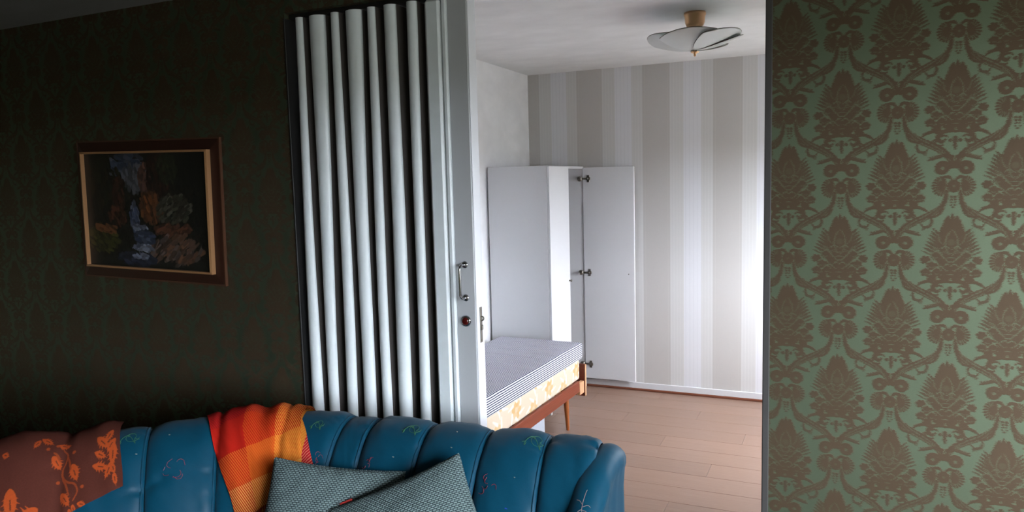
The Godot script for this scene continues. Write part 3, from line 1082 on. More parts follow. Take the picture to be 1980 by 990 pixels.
func sofa_textiles():
	# plaid throw: the front flap, a second layer that peeps out at its right, a red fringe
	var o := Vector3(-1.80, 0.75, -2.0)
	var plaid := plaid_cloth()
	var t := thing("plaid_throw", "red, orange and yellow checked woollen throw folded over the sofa back", "throw", o)
	var sr := func(v: float) -> float: return 1.126 - 0.5 * maxf(0.0, v - 0.6)
	var sl := func(v: float) -> float: return 1.487 - 0.035 * smoothstep(0.52, 0.66, v) - 0.11 * smoothstep(0.62, 0.88, v)
	var te := func(u: float) -> float: return 0.780 + 0.080 * u + 0.004 * sin(u * 9.0)
	var lift := func(u: float, v: float, tt: float) -> float:
		var k := 0.016 + 0.008 * smoothstep(0.2, 0.4, v) * (1.0 - smoothstep(0.5, 0.9, v))
		var folds := 0.010 * sin((u - 0.35 * v) * 17.0 + 1.0) * smoothstep(0.02, 0.25, v) * (1.0 - smoothstep(0.55, 0.95, v)) * (1.0 - smoothstep(0.55, 0.8, u))
		return (k + folds) * lerpf(0.35, 1.0, smoothstep(0.0, 0.14, 1.0 - u)) + 0.004 * n1.get_noise_2d(u * 5.0, v * 6.0) + 0.010 * exp(-pow((u - 0.12) * 5.0, 2.0)) * smoothstep(0.1, 0.35, v) * (1.0 - smoothstep(0.4, 0.7, v))
	var g := drape(sr, sl, 0.26, te, lift, 40, 70)
	obj("upper_layer", drape_mesh(g, 40, 70, o), plaid, t)
	var sr2 := func(v: float) -> float: return 1.124 - 0.9 * maxf(0.0, v - 0.6) + 0.5 * maxf(0.0, v - 0.76)
	var sl2 := func(v: float) -> float: return 1.40 - 0.10 * smoothstep(0.62, 0.88, v)
	var te2 := func(_u: float) -> float: return 0.93
	var lift2 := func(u: float, v: float, _t: float) -> float: return 0.006 + 0.002 * sin(u * 9.0 + v * 7.0)
	var g2 := drape(sr2, sl2, 0.30, te2, lift2, 16, 44)
	var under := std(Color.WHITE, 0.9, 0.0, 0.2)
	var im := Image.create(512, 512, false, Image.FORMAT_RGB8)
	for y in 512:
		for x in 512:
			# red twill with cream threads along the right edge, yellow further in
			var f := posmod(x * 5 - y * 5, 64) / 64.0
			var edge := 0.9 + 0.6 * x / 512.0 < 1.078
			var c := Color(0.60, 0.08, 0.13) if f < 0.70 else Color(0.74, 0.45, 0.34)
			if not edge:
				c = Color(0.74, 0.47, 0.17) if f < 0.6 else Color(0.70, 0.40, 0.13)
			im.set_pixel(x, y, c)
	under.albedo_texture = ImageTexture.create_from_image(im)
	under.uv1_scale = Vector3(1.0 / 0.6, 1.0 / 0.6, 1)
	under.uv1_offset = Vector3(-0.9 / 0.6, 0, 0)
	obj("under_layer", drape_mesh(g2, 16, 44, o), under, t).set_meta("label", "red twill underside peeping out at the right")
	var st := begin()
	for k in 46:
		var u := (k + 0.5) / 46.0
		var e: float = te.call(u)
		var s: float = lerpf(sr.call(e), sl.call(e), u)
		var pts := []
		for m in 4:
			var f := m / 3.0
			pts.append(back_at(s + 0.006 * f * rng.randf_range(-1, 1), e + 0.018 * f, 0.017 + 0.004 * f) - o)
		tube(st, pts, [0.0022, 0.002, 0.0016, 0.001], 5)
	var fr := obj("fringe", done(st), std(Color(0.50, 0.10, 0.06), 0.9), t)
	fr.set_meta("kind", "stuff")

	# brown blanket with orange leaves
	o = Vector3(-2.45, 0.72, -1.6)
	var t2 := thing("leaf_blanket", "brown blanket with orange leaves and vines draped over the sofa's left side", "blanket", o)
	var br := func(v: float) -> float: return 1.763 - 0.035 * smoothstep(0.56, 0.74, v) + 0.14 * (1.0 - smoothstep(0.40, 0.56, v))
	var bl := func(_v: float) -> float: return 2.82
	var bt := func(u: float) -> float: return 0.742 + 0.36 * u * 0.75 + 0.02 * sin(u * 11.0) * u
	var blift := func(u: float, v: float, tt: float) -> float:
		return 0.016 + 0.010 * maxf(0.0, sin(u * 21.0 + 1.1 + 0.8 * v)) * smoothstep(0.1, 0.45, v) * (1.0 - 0.6 * smoothstep(0.7, 1.0, v)) + 0.010 * exp(-pow((v - 0.5) * 5.0, 2.0)) * smoothstep(0.02, 0.2, u) + 0.014 * exp(-pow((u - 0.055) * 30.0, 2.0)) * exp(-pow((v - 0.62) * 6.0, 2.0)) + 0.003 * n1.get_noise_2d(u * 12.0, v * 6.0)
	var g3 := drape(br, bl, 0.24, bt, blift, 70, 60)
	obj("cloth", drape_mesh(g3, 70, 60, o), leaf_cloth(), t2)

	# two woven cushions
	var weave := weave_cloth()
	var right := Vector3(0.42, -0.047, -0.15).normalized()
	var down := Vector3(0.163, -0.854, 0.49).normalized()
	cushion(Vector3(-1.74, 0.737, -1.865), right, down, weave, "grey green woven cushion leaning against the throw, behind the other cushion", false)
	var r2 := Vector3(0.363, 0.155, -0.225).normalized()
	var d2 := Vector3(0.576, -0.714, 0.394).normalized()
	cushion(Vector3(-1.48, 0.620, -1.81), r2, d2, weave, "grey green woven cushion with a red tag, tipped on its corner in front", true)

func weave_cloth() -> StandardMaterial3D:
	var W := 96
	var img := Image.create(W, W, false, Image.FORMAT_RGB8)
	var bmp := Image.create(W, W, false, Image.FORMAT_RGB8)
	var cell := 12.0
	for y in W:
		for x in W:
			var row := int(y / (cell * 0.5))
			var fx := fposmod(x + (cell * 0.5 if row % 2 == 1 else 0.0), cell) / cell * 2.0 - 1.0
			var fy := fposmod(y, cell * 0.5) / (cell * 0.5) * 2.0 - 1.0
			var k := clampf(1.25 - pow(absf(fx), 3.0) - pow(absf(fy), 2.5), 0.0, 1.0)
			var c := Color(0.13, 0.17, 0.185).lerp(Color(0.40, 0.465, 0.465), k)
			img.set_pixel(x, y, c * (1.0 + 0.10 * n1.get_noise_2d(x * 1.7, y * 1.7)))
			bmp.set_pixel(x, y, Color(k, k, k))
	var m := std(Color.WHITE, 0.9, 0.0, 0.2)
	m.albedo_texture = ImageTexture.create_from_image(img)
	m.heightmap_enabled = true
	m.heightmap_texture = ImageTexture.create_from_image(bmp)
	m.heightmap_scale = 0.2
	m.uv1_scale = Vector3(1.0 / 0.105, 1.0 / 0.105, 1)
	return m

func cushion(corner: Vector3, right: Vector3, down: Vector3, m: Material, label: String, tagged: bool):
	down = (down - right * down.dot(right)).normalized()
	var nrm := down.cross(right).normalized()
	if nrm.z < 0.0:
		nrm = -nrm
	var half := 0.225
	var c := corner + (right + down) * half
	var t := thing("cushion", label, "cushion", c, "woven cushions on the teal sofa")
	var st := begin()
	var n := 34
	for face in [1.0, -1.0]:
		var P := []
		var U := []
		for i in n + 1:
			for j in n + 1:
				var u := sin((float(i) / n - 0.5) * PI)
				var v := sin((float(j) / n - 0.5) * PI)
				var x := u * half * (1.0 - 0.055 * (1.0 - v * v) * absf(u))
				var y := v * half * (1.0 - 0.055 * (1.0 - u * u) * absf(v))
				var th := 0.072 * pow(maxf((1.0 - u * u) * (1.0 - v * v), 0.0), 0.42) + 0.003 + 0.006 * n1.get_noise_2d(u * 2.5 + corner.x * 9.0, v * 2.5) * (1.0 - u * u)
				P.append(right * x + down * y + nrm * th * face)
				U.append(Vector2(x + 0.5, y + 0.5))
		sheet(st, P, U, n, n, 0)
	obj("cover", done(st), m, t)
	st = begin()
	var rim := []
	for k in 81:
		var a: float = k / 80.0 * 4.0
		var s := int(a) % 4
		var f: float = a - floorf(a)
		var q: float = 2.0 * f - 1.0
		var e: float = half * (1.0 - 0.055 * (1.0 - q * q))
		var p := Vector2.ZERO
		if s == 0:
			p = Vector2(q * half, -e)
		elif s == 1:
			p = Vector2(e, q * half)
		elif s == 2:
			p = Vector2(-q * half, e)
		else:
			p = Vector2(-e, -q * half)
		rim.append(right * p.x + down * p.y)
	tube(st, rim, 0.0042, 6, false)
	obj("seam", done(st), m, t)
	if tagged:
		st = begin()
		var tf := Transform3D(Basis(right, -down, nrm), right * -0.165 - down * (half * 0.985))
		box(st, Vector3(-0.021, -0.005, -0.0015), Vector3(0.021, 0.009, 0.0015), 0.0008, tf)
		obj("tag", done(st), std(Color(0.62, 0.16, 0.15), 0.7), t).set_meta("label", "small red fabric tag")

# ------------------------------------------------------------------ painting
func painting():
	# hangs a touch askew; own axes: x right, y up, z out of the wall
	var c := Vector3(-2.957, 1.565, -ZW)
	var t := thing("painting", "small oil painting of a forest stream in a brown and gold frame", "painting", c)
	t.rotation.z = -0.024
	var ow := 0.46
	var oh := 0.325
	var gw := 0.408
	var gh := 0.272
	var molding := func(called: String, x1: float, y1: float, x0: float, y0: float, z0: float, z1: float, m: Material, slope: float):
		# four mitred lengths between an outer and an inner rectangle
		var R := [[Vector2(-x1, -y1), Vector2(x1, -y1), Vector2(x0, -y0), Vector2(-x0, -y0)], [Vector2(x1, -y1), Vector2(x1, y1), Vector2(x0, y0), Vector2(x0, -y0)], [Vector2(x1, y1), Vector2(-x1, y1), Vector2(-x0, y0), Vector2(x0, y0)], [Vector2(-x1, y1), Vector2(-x1, -y1), Vector2(-x0, -y0), Vector2(-x0, y0)]]
		for q in R:
			var st := begin()
			var mid: Vector2 = (q[0] + q[1]) / 2.0
			var out := Vector3(mid.x, 0, 0).normalized() if absf(q[0].x - q[1].x) < 0.001 else Vector3(0, mid.y, 0).normalized()
			var lo := []
			var hi := []
			for k in 4:
				lo.append(Vector3(q[k].x, q[k].y, z0))
				hi.append(Vector3(q[k].x, q[k].y, z1 - (slope if k < 2 else 0.0)))
			quad(st, hi[0], hi[1], hi[2], hi[3], Vector3(0, 0, 1))
			quad(st, lo[0], lo[1], lo[2], lo[3], Vector3(0, 0, -1))
			quad(st, lo[0], lo[1], hi[1], hi[0], out)
			quad(st, lo[2], lo[3], hi[3], hi[2], -out)
			quad(st, lo[1], lo[2], hi[2], hi[1], (out.cross(Vector3(0, 0, 1)) * -1.0))
			quad(st, lo[3], lo[0], hi[0], hi[3], out.cross(Vector3(0, 0, 1)))
			obj(called, done(st), m, t)
	var brown := std(Color(0.17, 0.08, 0.05), 0.4)
	var edge := std(Color(0.30, 0.18, 0.12), 0.4)
	var gold := std(Color(0.62, 0.46, 0.31), 0.42, 0.2)
	molding.call("outer_frame", ow, oh, gw + 0.006, gh + 0.006, 0.004, 0.022, brown, 0.006)
	molding.call("outer_edge", ow + 0.006, oh + 0.006, ow, oh, 0.004, 0.018, edge, 0.0)
	molding.call("gold_liner", gw + 0.006, gh + 0.006, gw - 0.004, gh - 0.004, 0.004, 0.047, gold, 0.003)
	var st := begin()
	var z := 0.026
	st.set_smooth_group(-1)
	var w := gw - 0.004
	var h := gh - 0.004
	var v := [Vector3(-w, h, z), Vector3(w, h, z), Vector3(w, -h, z), Vector3(-w, -h, z)]
	var uv := [Vector2(0, 0), Vector2(1, 0), Vector2(1, 1), Vector2(0, 1)]
	for k in [0, 1, 2, 0, 2, 3]:
		st.set_uv(uv[k])
		st.add_vertex(v[k])
	var bk := [Vector3(-w, h, 0.005), Vector3(w, h, 0.005), Vector3(w, -h, 0.005), Vector3(-w, -h, 0.005)]
	for k in [0, 2, 1, 0, 3, 2]:
		st.set_uv(uv[k])
		st.add_vertex(bk[k])
	for k in 4:
		var k2 := (k + 1) % 4
		for p in [[v[k], uv[k]], [bk[k], uv[k]], [v[k2], uv[k2]], [v[k2], uv[k2]], [bk[k], uv[k]], [bk[k2], uv[k2]]]:
			st.set_uv(p[1])
			st.add_vertex(p[0])
	obj("canvas", done(st), oil_paint(), t)

func oil_paint() -> StandardMaterial3D:
	# a woodland stream in short dabs: sky, trees, rocks, falling water
	var W := 384
	var H := 256
	var img := Image.create(W, H, false, Image.FORMAT_RGB8)
	img.fill(Color(0.07, 0.07, 0.055))
	var hgt := Image.create(W, H, false, Image.FORMAT_RGB8)
	hgt.fill(Color(0.4, 0.4, 0.4))
	var g := RandomNumberGenerator.new()
	g.seed = 3
	var dabs := func(n: int, cx: float, cy: float, rx: float, ry: float, ang: float, len: float, wid: float, cols: Array):
		for i in n:
			var a := g.randf() * TAU
			var rr := sqrt(g.randf())
			var p := Vector2(cx + cos(a) * rr * rx, cy + sin(a) * rr * ry) * Vector2(W, H)
			var d := Vector2.from_angle(ang + g.randf_range(-0.35, 0.35)) * len * g.randf_range(0.6, 1.3)
			var col: Color = cols[g.randi() % cols.size()] * g.randf_range(0.5, 0.9)
			var wd := wid * g.randf_range(0.7, 1.3)
			var steps := int(d.length()) + 1
			for s in steps:
				var q := p + d * (float(s) / steps - 0.5)
				for yy in range(int(q.y - wd), int(q.y + wd) + 1):
					for xx in range(int(q.x - wd), int(q.x + wd) + 1):
						if xx >= 0 and yy >= 0 and xx < W and yy < H and Vector2(xx, yy).distance_to(q) < wd:
							img.set_pixel(xx, yy, img.get_pixel(xx, yy).lerp(col, 0.45))
							var hh := 0.4 + 0.3 * g.randf()
							hgt.set_pixel(xx, yy, Color(hh, hh, hh))
	var dark := Color(0.09, 0.09, 0.065)
	dabs.call(500, 0.5, 0.5, 0.6, 0.6, 1.2, 14, 4, [dark, Color(0.12, 0.11, 0.08), Color(0.10, 0.08, 0.07)])
	dabs.call(110, 0.37, 0.12, 0.14, 0.14, 0.2, 16, 5, [Color(0.22, 0.26, 0.35), Color(0.26, 0.30, 0.38), Color(0.33, 0.35, 0.40)])
	dabs.call(80, 0.42, 0.22, 0.11, 0.11, 1.4, 14, 5, [Color(0.42, 0.42, 0.44), Color(0.36, 0.37, 0.40)])
	dabs.call(50, 0.50, 0.22, 0.05, 0.12, 1.5, 14, 4, [Color(0.45, 0.30, 0.24), Color(0.38, 0.27, 0.24)])
	dabs.call(90, 0.16, 0.25, 0.14, 0.25, 1.5, 16, 4, [Color(0.11, 0.12, 0.07), Color(0.16, 0.13, 0.08)])
	dabs.call(60, 0.28, 0.36, 0.06, 0.16, 1.5, 14, 4, [Color(0.28, 0.15, 0.11), Color(0.2, 0.12, 0.09)])
	dabs.call(90, 0.60, 0.20, 0.09, 0.22, 1.5, 16, 4, [Color(0.22, 0.13, 0.10), Color(0.16, 0.10, 0.09)])
	dabs.call(70, 0.68, 0.14, 0.08, 0.12, 1.4, 12, 4, [Color(0.20, 0.21, 0.14), Color(0.16, 0.17, 0.12)])
	dabs.call(110, 0.88, 0.30, 0.12, 0.34, 1.5, 18, 5, [Color(0.06, 0.06, 0.05), Color(0.08, 0.08, 0.06)])
	dabs.call(90, 0.54, 0.47, 0.09, 0.13, 1.2, 14, 4, [Color(0.50, 0.29, 0.14), Color(0.42, 0.25, 0.14), Color(0.33, 0.22, 0.15)])
	dabs.call(90, 0.72, 0.48, 0.13, 0.12, -0.6, 16, 4, [Color(0.27, 0.27, 0.21), Color(0.34, 0.33, 0.28), Color(0.22, 0.2, 0.16)])
	dabs.call(50, 0.26, 0.55, 0.07, 0.08, 1.0, 12, 4, [Color(0.33, 0.18, 0.12), Color(0.25, 0.15, 0.1)])
	dabs.call(80, 0.12, 0.76, 0.13, 0.12, 0.5, 16, 4, [Color(0.28, 0.27, 0.11), Color(0.22, 0.21, 0.10)])
	dabs.call(30, 0.16, 0.66, 0.09, 0.03, 0.2, 16, 4, [Color(0.45, 0.27, 0.15)])
	dabs.call(60, 0.70, 0.66, 0.13, 0.05, -0.3, 18, 4, [Color(0.40, 0.24, 0.16), Color(0.33, 0.20, 0.14)])
	dabs.call(130, 0.72, 0.83, 0.20, 0.12, -0.65, 20, 4, [Color(0.42, 0.36, 0.33), Color(0.36, 0.27, 0.22), Color(0.45, 0.31, 0.22)])
	dabs.call(90, 0.40, 0.56, 0.03, 0.12, 1.4, 14, 4, [Color(0.32, 0.37, 0.48), Color(0.42, 0.45, 0.52), Color(0.25, 0.29, 0.40)])
	dabs.call(40, 0.45, 0.65, 0.05, 0.02, 0.1, 14, 3, [Color(0.60, 0.62, 0.68), Color(0.5, 0.53, 0.6)])
	dabs.call(70, 0.48, 0.73, 0.08, 0.05, 0.2, 16, 4, [Color(0.22, 0.26, 0.35), Color(0.30, 0.33, 0.40)])
	dabs.call(40, 0.46, 0.82, 0.07, 0.03, 0.1, 14, 3, [Color(0.58, 0.6, 0.66), Color(0.45, 0.48, 0.56)])
	dabs.call(80, 0.40, 0.93, 0.14, 0.06, 0.3, 16, 4, [Color(0.14, 0.16, 0.22), Color(0.18, 0.20, 0.27)])
	dabs.call(30, 0.44, 0.90, 0.06, 0.02, 0.2, 12, 3, [Color(0.48, 0.5, 0.57)])
	dabs.call(40, 0.97, 0.6, 0.05, 0.4, 1.5, 18, 5, [Color(0.05, 0.05, 0.04)])
	var m := std(Color.WHITE, 0.5)
	m.albedo_texture = ImageTexture.create_from_image(img)
	m.heightmap_enabled = true
	m.heightmap_texture = ImageTexture.create_from_image(hgt)
	m.heightmap_scale = 0.05
	return m

# ------------------------------------------------------------------ bed
func bed():
	# own axes: z towards the living room along the bed, x to the right; origin on the floor at the far right corner
	var tf := Transform3D(Basis(Vector3.UP, -0.040), Vector3(-1.552, 0, -4.661))
	var dark := wood(Color(0.40, 0.17, 0.10), Color(0.54, 0.26, 0.16), Vector2(8, 1.2), 0.35)
	dark.albedo_texture = turned(dark.albedo_texture)
	dark.uv1_scale = Vector3(1.2, 8, 1)
	var pale := std(Color(0.80, 0.62, 0.47), 0.45)
	var leg_wood := wood(Color(0.55, 0.29, 0.13), Color(0.68, 0.40, 0.20), Vector2(20, 2), 0.35)
	var bw := 0.635
	var bl := 1.92
	var t := thing("bed", "low teak bed frame with tapered round legs by the wardrobe", "bed")
	t.transform = tf
	for x in [[-0.034, -0.010], [-bw + 0.01, -bw + 0.034]]:
		obj("side_rail", one_box(Vector3(x[0], 0.232, 0.10), Vector3(x[1], 0.308, bl - 0.02), 0.004), dark, t)
		obj("rail_end", one_box(Vector3(x[0] - 0.002, 0.208, 0.022), Vector3(x[1] + 0.002, 0.292, 0.0995), 0.003), pale, t)
	obj("foot_board", one_box(Vector3(-bw, 0.182, 0.0), Vector3(-0.004, 0.405, 0.021), 0.004), dark, t)
	obj("foot_board_edge", one_box(Vector3(-0.0038, 0.184, 0.0), Vector3(0.001, 0.403, 0.0205), 0.002), pale, t)
	obj("head_board", one_box(Vector3(-bw, 0.182, bl - 0.019), Vector3(-0.004, 0.50, bl), 0.004), dark, t)
	for k in 9:
		var z := 0.16 + k * 0.2
		obj("slat", one_box(Vector3(-bw + 0.035, 0.292, z), Vector3(-0.035, 0.306, z + 0.08), 0.003), pale, t)
	for p in [Vector2(-0.055, 0.245), Vector2(-bw + 0.055, 0.245), Vector2(-0.055, bl - 0.25), Vector2(-bw + 0.055, bl - 0.25)]:
		var st := begin()
		var dz := -0.03 if p.y < 1.0 else 0.03
		tube(st, [Vector3(p.x, 0.292, p.y), Vector3(p.x, 0.14, p.y + dz * 0.5), Vector3(p.x, 0.0, p.y + dz)], [0.019, 0.0165, 0.011], 14)
		obj("leg", done(st), leg_wood, t)
	# lower mattress, cream with ochre flowers
	var mt := thing("mattress", "thin cream mattress with ochre flower print on the teak bed", "mattress")
	mt.transform = tf
	obj("cover", slab_cushion(Vector3(-bw + 0.025, 0.308, 0.055), Vector3(-0.022, 0.452, bl - 0.03), 0.022, 0.003), flower_print(), mt)
	var tp := thing("mattress_topper", "navy and white striped mattress topper lying on the cream mattress", "mattress")
	tp.transform = tf
	obj("cover", slab_cushion(Vector3(-bw + 0.012, 0.4555, 0.05), Vector3(0.0, 0.566, bl - 0.03), 0.016, 0.004), ticking(), tp)
	# box stored under the bed
	var bx := thing("storage_box", "pale white box standing on the floor under the bed", "box", Vector3(-1.95, 0, -3.9))
	obj("body", one_box(Vector3(-0.22, 0.0, -0.30), Vector3(0.27, 0.175, 0.55), 0.006), std(Color(0.66, 0.69, 0.73), 0.5), bx)
	obj("lid", one_box(Vector3(-0.224, 0.1755, -0.304), Vector3(0.274, 0.192, 0.554), 0.005), std(Color(0.70, 0.72, 0.75), 0.5), bx)

func slab_cushion(lo: Vector3, hi: Vector3, r: float, wob: float) -> SurfaceTool:
	# a soft slab: rounded section swept along z; uv.x runs round the section from the lower right edge
	var ring := []
	var c := (lo + hi) / 2.0
	var e := Vector2((hi.x - lo.x) / 2.0, (hi.y - lo.y) / 2.0)
	var per := []
	for q in [[1, -1, -PI / 2], [1, 1, 0.0], [-1, 1, PI / 2], [-1, -1, PI]]:
		for k in 7:
			var an: float = q[2] + k * PI / 12
			per.append(Vector2(q[0] * (e.x - r) + cos(an) * r, q[1] * (e.y - r) + sin(an) * r))
	# more points along the long sides
	for i in per.size():
		var a: Vector2 = per[i]
		var b: Vector2 = per[(i + 1) % per.size()]
		var n := maxi(1, int(a.distance_to(b) / 0.03))
		for k in n:
			ring.append(a.lerp(b, float(k) / n))
	ring.append(ring[0])
	var nz := 90
	var P := []
	var U := []
	for j in nz + 1:
		var f := float(j) / nz
		var z := lerpf(lo.z, hi.z, f)
		var d := minf(z - lo.z, hi.z - z)
		var inset := r * (1.0 - sqrt(maxf(1.0 - pow(1.0 - minf(d / r, 1.0), 2.0), 0.0)))
		var run := 0.0
		for k in ring.size():
			var p: Vector2 = ring[k]
			if k > 0:
				run += p.distance_to(ring[k - 1])
			var q := Vector2(signf(p.x) * maxf(absf(p.x) - inset, 0.0), signf(p.y) * maxf(absf(p.y) - inset, 0.0))
			var w := wob * (n1.get_noise_3d(p.x * 2.2, p.y * 3.0, z * 3.4) + 0.6 * n1.get_noise_3d(p.x * 5.0, p.y * 5.0, z * 8.0))
			P.append(Vector3(c.x + q.x + w * 0.6 * signf(p.x), maxf(c.y + q.y + w * (1.0 if p.y > 0.0 else 0.0), lo.y), z))
			U.append(Vector2(run, z))
	var st := begin()
	sheet(st, P, U, nz, ring.size() - 1)
	for j in [0, nz]:
		var base: int = j * ring.size()
		var mid := Vector3(c.x, c.y, P[base].z)
		for k in ring.size() - 1:
			tri(st, mid, P[base + k], P[base + k + 1], Vector3(0, 0, -1 if j == 0 else 1), 0)
	return done(st)

func ticking() -> StandardMaterial3D:
	# ticking stripes along the bed, one in 12 mm
	var img := Image.create(128, 8, false, Image.FORMAT_RGB8)
	for x in 128:
		var u := x / 128.0
		var k := smoothstep(0.52, 0.57, u) - smoothstep(0.95, 1.0, u)
		var c := Color(0.84, 0.85, 0.88).lerp(Color(0.15, 0.16, 0.27), k)
		for y in 8:
			img.set_pixel(x, y, c)
	var m := std(Color.WHITE, 0.85, 0.0, 0.3)
	m.albedo_texture = ImageTexture.create_from_image(img)
	m.uv1_scale = Vector3(1.0 / 0.0125, 1, 1)
	return m

func flower_print() -> StandardMaterial3D:
	var W := 256
	var c := Canvas.new(W, W)
	var g := RandomNumberGenerator.new()
	g.seed = 21
	for f in [Vector2(60, 70), Vector2(190, 60), Vector2(120, 170), Vector2(235, 190), Vector2(20, 200)]:
		for k in 9:
			var a: float = k * TAU / 9 + f.x
			c.dot(f + Vector2(cos(a), sin(a)) * 20.0, g.randf_range(8, 15), g.randf_range(0.55, 1.0), 5.0)
		c.dot(f, 10, 0.3, 5.0)
		for k in 6:
			var a2: float = k * 1.05 + f.y
			c.line(f + Vector2(cos(a2), sin(a2)) * 30.0, f + Vector2(cos(a2 + 0.5), sin(a2 + 0.5)) * 56.0, 6, 2, -0.5, 5.0)
	var img := Image.create(W, W, false, Image.FORMAT_RGB8)
	for y in W:
		for x in W:
			var m := c.d[y * W + x]
			var base: Color = Color(0.80, 0.735, 0.65)
			var col := base.lerp(Color(0.77, 0.63, 0.43), m) if m > 0.0 else base.lerp(Color(0.93, 0.90, 0.85), -m * 1.6)
			img.set_pixel(x, y, col * (1.0 + 0.03 * n1.get_noise_2d(x * 0.5, y * 0.5)))
	var mm := std(Color.WHITE, 0.85, 0.0, 0.3)
	mm.albedo_texture = ImageTexture.create_from_image(img)
	mm.uv1_scale = Vector3(1.0 / 0.40, 1.0 / 0.46, 1)
	return mm

# ------------------------------------------------------------------ wardrobe
func wardrobe():
	var o := Vector3(-2.04, 0, -5.09)
	var t := thing("wardrobe", "white two door wardrobe with its far door standing open", "wardrobe", o)
	var w: StandardMaterial3D = mats.laminate_white
	var x0 := -2.274
	var x1 := -1.824
	var z0 := -5.488
	var z1 := -4.6925
	var bx := func(called: String, a: Vector3, b: Vector3, parent: Node, m: Material = w, bev := 0.0025) -> MeshInstance3D:
		return obj(called, one_box(a - o, b - o, bev), m, parent)
	bx.call("side_panel", Vector3(x0, 0.0, z1 - 0.018), Vector3(x1, 1.760, z1), t)
	bx.call("side_panel", Vector3(x0, 0.0, z0), Vector3(x1, 1.760, z0 + 0.018), t)
	bx.call("top_panel", Vector3(x0, 1.742, z0 + 0.0185), Vector3(x1, 1.760, z1 - 0.0185), t)
	bx.call("bottom_panel", Vector3(x0, 0.07, z0 + 0.0185), Vector3(x1, 0.088, z1 - 0.0185), t)
	bx.call("plinth", Vector3(x1 - 0.06, 0.0, z0 + 0.0185), Vector3(x1 - 0.045, 0.069, z1 - 0.0185), t)
	bx.call("back_panel", Vector3(x0, 0.0885, z0 + 0.0185), Vector3(x0 + 0.005, 1.7415, z1 - 0.0185), t)
	# near door, shut
	var d1: MeshInstance3D = bx.call("door", Vector3(x1 + 0.001, 0.075, -5.088), Vector3(x1 + 0.018, 1.757, z1 - 0.001), t)
	d1.set_meta("label", "shut near door of the wardrobe")
	var st := begin()
	lathe(st, [Vector2(0.004, 0.0), Vector2(0.004, 0.010), Vector2(0.009, 0.014), Vector2(0.010, 0.020), Vector2(0.006, 0.024), Vector2(0, 0.024)], 16, Vector3(x1 + 0.018, 0.917, -5.062) - o, Basis(Vector3.BACK, -PI / 2))
	obj("knob", done(st), mats.steel, d1)
	# far door, open square to the front, its inner face to the camera
	var zd := -5.463
	var d2: MeshInstance3D = bx.call("door", Vector3(x1 + 0.001, 0.075, zd - 0.017), Vector3(-1.4165, 1.750, zd), t)
	d2.set_meta("label", "open far door of the wardrobe")
	bx.call("edge_band", Vector3(-1.4163, 0.077, zd - 0.0165), Vector3(-1.4150, 1.748, zd - 0.0005), d2, std(Color(0.93, 0.93, 0.94), 0.3), 0.0004)
	st = begin()
	lathe(st, [Vector2(0.0045, 0.0), Vector2(0.0035, 0.0016), Vector2(0, 0.0018)], 12, Vector3(-1.462, 0.922, zd) - o, Basis(Vector3.RIGHT, PI / 2))
	obj("knob_screw", done(st), mats.steel, d2)
	for y in [1.664, 0.927, 0.190]:
		st = begin()
		# cup in the door, arm and plate on the side panel
		lathe(st, [Vector2(0.0, 0.004), Vector2(0.015, 0.004), Vector2(0.0185, 0.001), Vector2(0.0185, 0.0)], 20, Vector3(x1 + 0.046, y, zd) - o, Basis(Vector3.RIGHT, PI / 2))
		box(st, Vector3(x1 + 0.036, y - 0.028, zd) - o, Vector3(x1 + 0.056, y + 0.028, zd + 0.004) - o, 0.001)
		box(st, Vector3(x1 - 0.030, y - 0.007, z0 + 0.021) - o, Vector3(x1 + 0.048, y + 0.007, z0 + 0.035) - o, 0.003)
		box(st, Vector3(x1 - 0.036, y - 0.016, z0 + 0.0182) - o, Vector3(x1 - 0.006, y + 0.016, z0 + 0.026) - o, 0.003)
		lathe(st, [Vector2(0.0, 0.010), Vector2(0.016, 0.008), Vector2(0.020, 0.0)], 16, Vector3(x1 - 0.022, y, z0 + 0.033) - o, Basis(Vector3.RIGHT, PI / 2))
		obj("hinge", done(st), mats.steel, t)

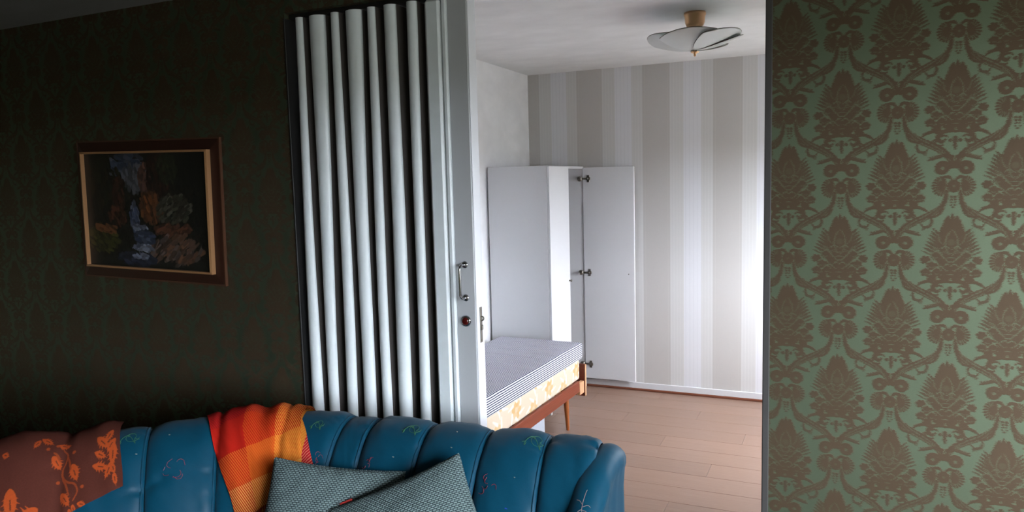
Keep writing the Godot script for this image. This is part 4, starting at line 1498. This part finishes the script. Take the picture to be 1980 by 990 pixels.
# ------------------------------------------------------------------ ceiling lamp
func ceiling_lamp():
	var o := Vector3(-0.690, CEIL, -3.934)
	var t := thing("ceiling_lamp", "swirled frosted glass ceiling lamp with a brass canopy", "lamp", o)
	var st := begin()
	lathe(st, [Vector2(0, 0), Vector2(0.055, 0.0), Vector2(0.056, -0.012), Vector2(0.052, -0.022), Vector2(0.049, -0.052), Vector2(0.042, -0.068), Vector2(0.028, -0.078), Vector2(0.012, -0.081), Vector2(0, -0.081)], 36)
	obj("canopy", done(st), mats.brass, t)
	st = begin()
	lathe(st, [Vector2(0, -0.079), Vector2(0.011, -0.081), Vector2(0.011, -0.2), Vector2(0, -0.2)], 16)
	obj("stem", done(st), mats.steel, t)
	var glass := std(Color(0.86, 0.88, 0.87), 0.28)
	glass.backlight_enabled = true
	glass.backlight = Color(0.35, 0.36, 0.36)
	var rim_m := std(Color(0.34, 0.26, 0.18), 0.4)
	for k in 6:
		var P := []
		var U := []
		var rim := []
		var edge := []
		var na := 34
		var nr := 16
		for layer in [0, 1]:
			for a in na + 1:
				var f := float(a) / na
				for b in nr + 1:
					var g := float(b) / nr
					# each petal turns as it opens and climbs over the next
					var ang := k * TAU / 6 + 0.285 + f * 1.36 - 0.42 * g
					var reach := 0.225 + 0.020 * sin(f * PI)
					var r := reach * g
					var y := -0.194 + 0.046 * pow(g, 1.8) + 0.015 * (1.0 - f) * g * g + 0.016 * g * g * sin(f * PI) + 0.004 * (1.0 - f)
					y += 0.004 if layer == 0 else 0.0
					var p := Vector3(r * cos(ang), y, r * sin(ang))
					P.append(p)
					U.append(Vector2(f, g))
					if layer == 0 and b == nr:
						rim.append(p)
					if layer == 0 and a == na:
						edge.append(p)
		st = begin()
		var n := (na + 1) * (nr + 1)
		sheet(st, P.slice(0, n), U.slice(0, n), na, nr, 0)
		sheet(st, P.slice(n), U.slice(n), na, nr, 1)
		var pet := obj("glass_petal", done(st), glass, t)
		st = begin()
		tube(st, rim, 0.0011, 6)
		edge.reverse()
		tube(st, edge.slice(0, nr - 1), 0.0012, 6)
		obj("rim", done(st), rim_m, pet)
	st = begin()
	lathe(st, [Vector2(0, -0.194), Vector2(0.022, -0.197), Vector2(0.020, -0.202), Vector2(0.010, -0.206), Vector2(0.006, -0.212), Vector2(0.007, -0.217), Vector2(0, -0.224)], 20)
	obj("finial", done(st), mats.brass, t)
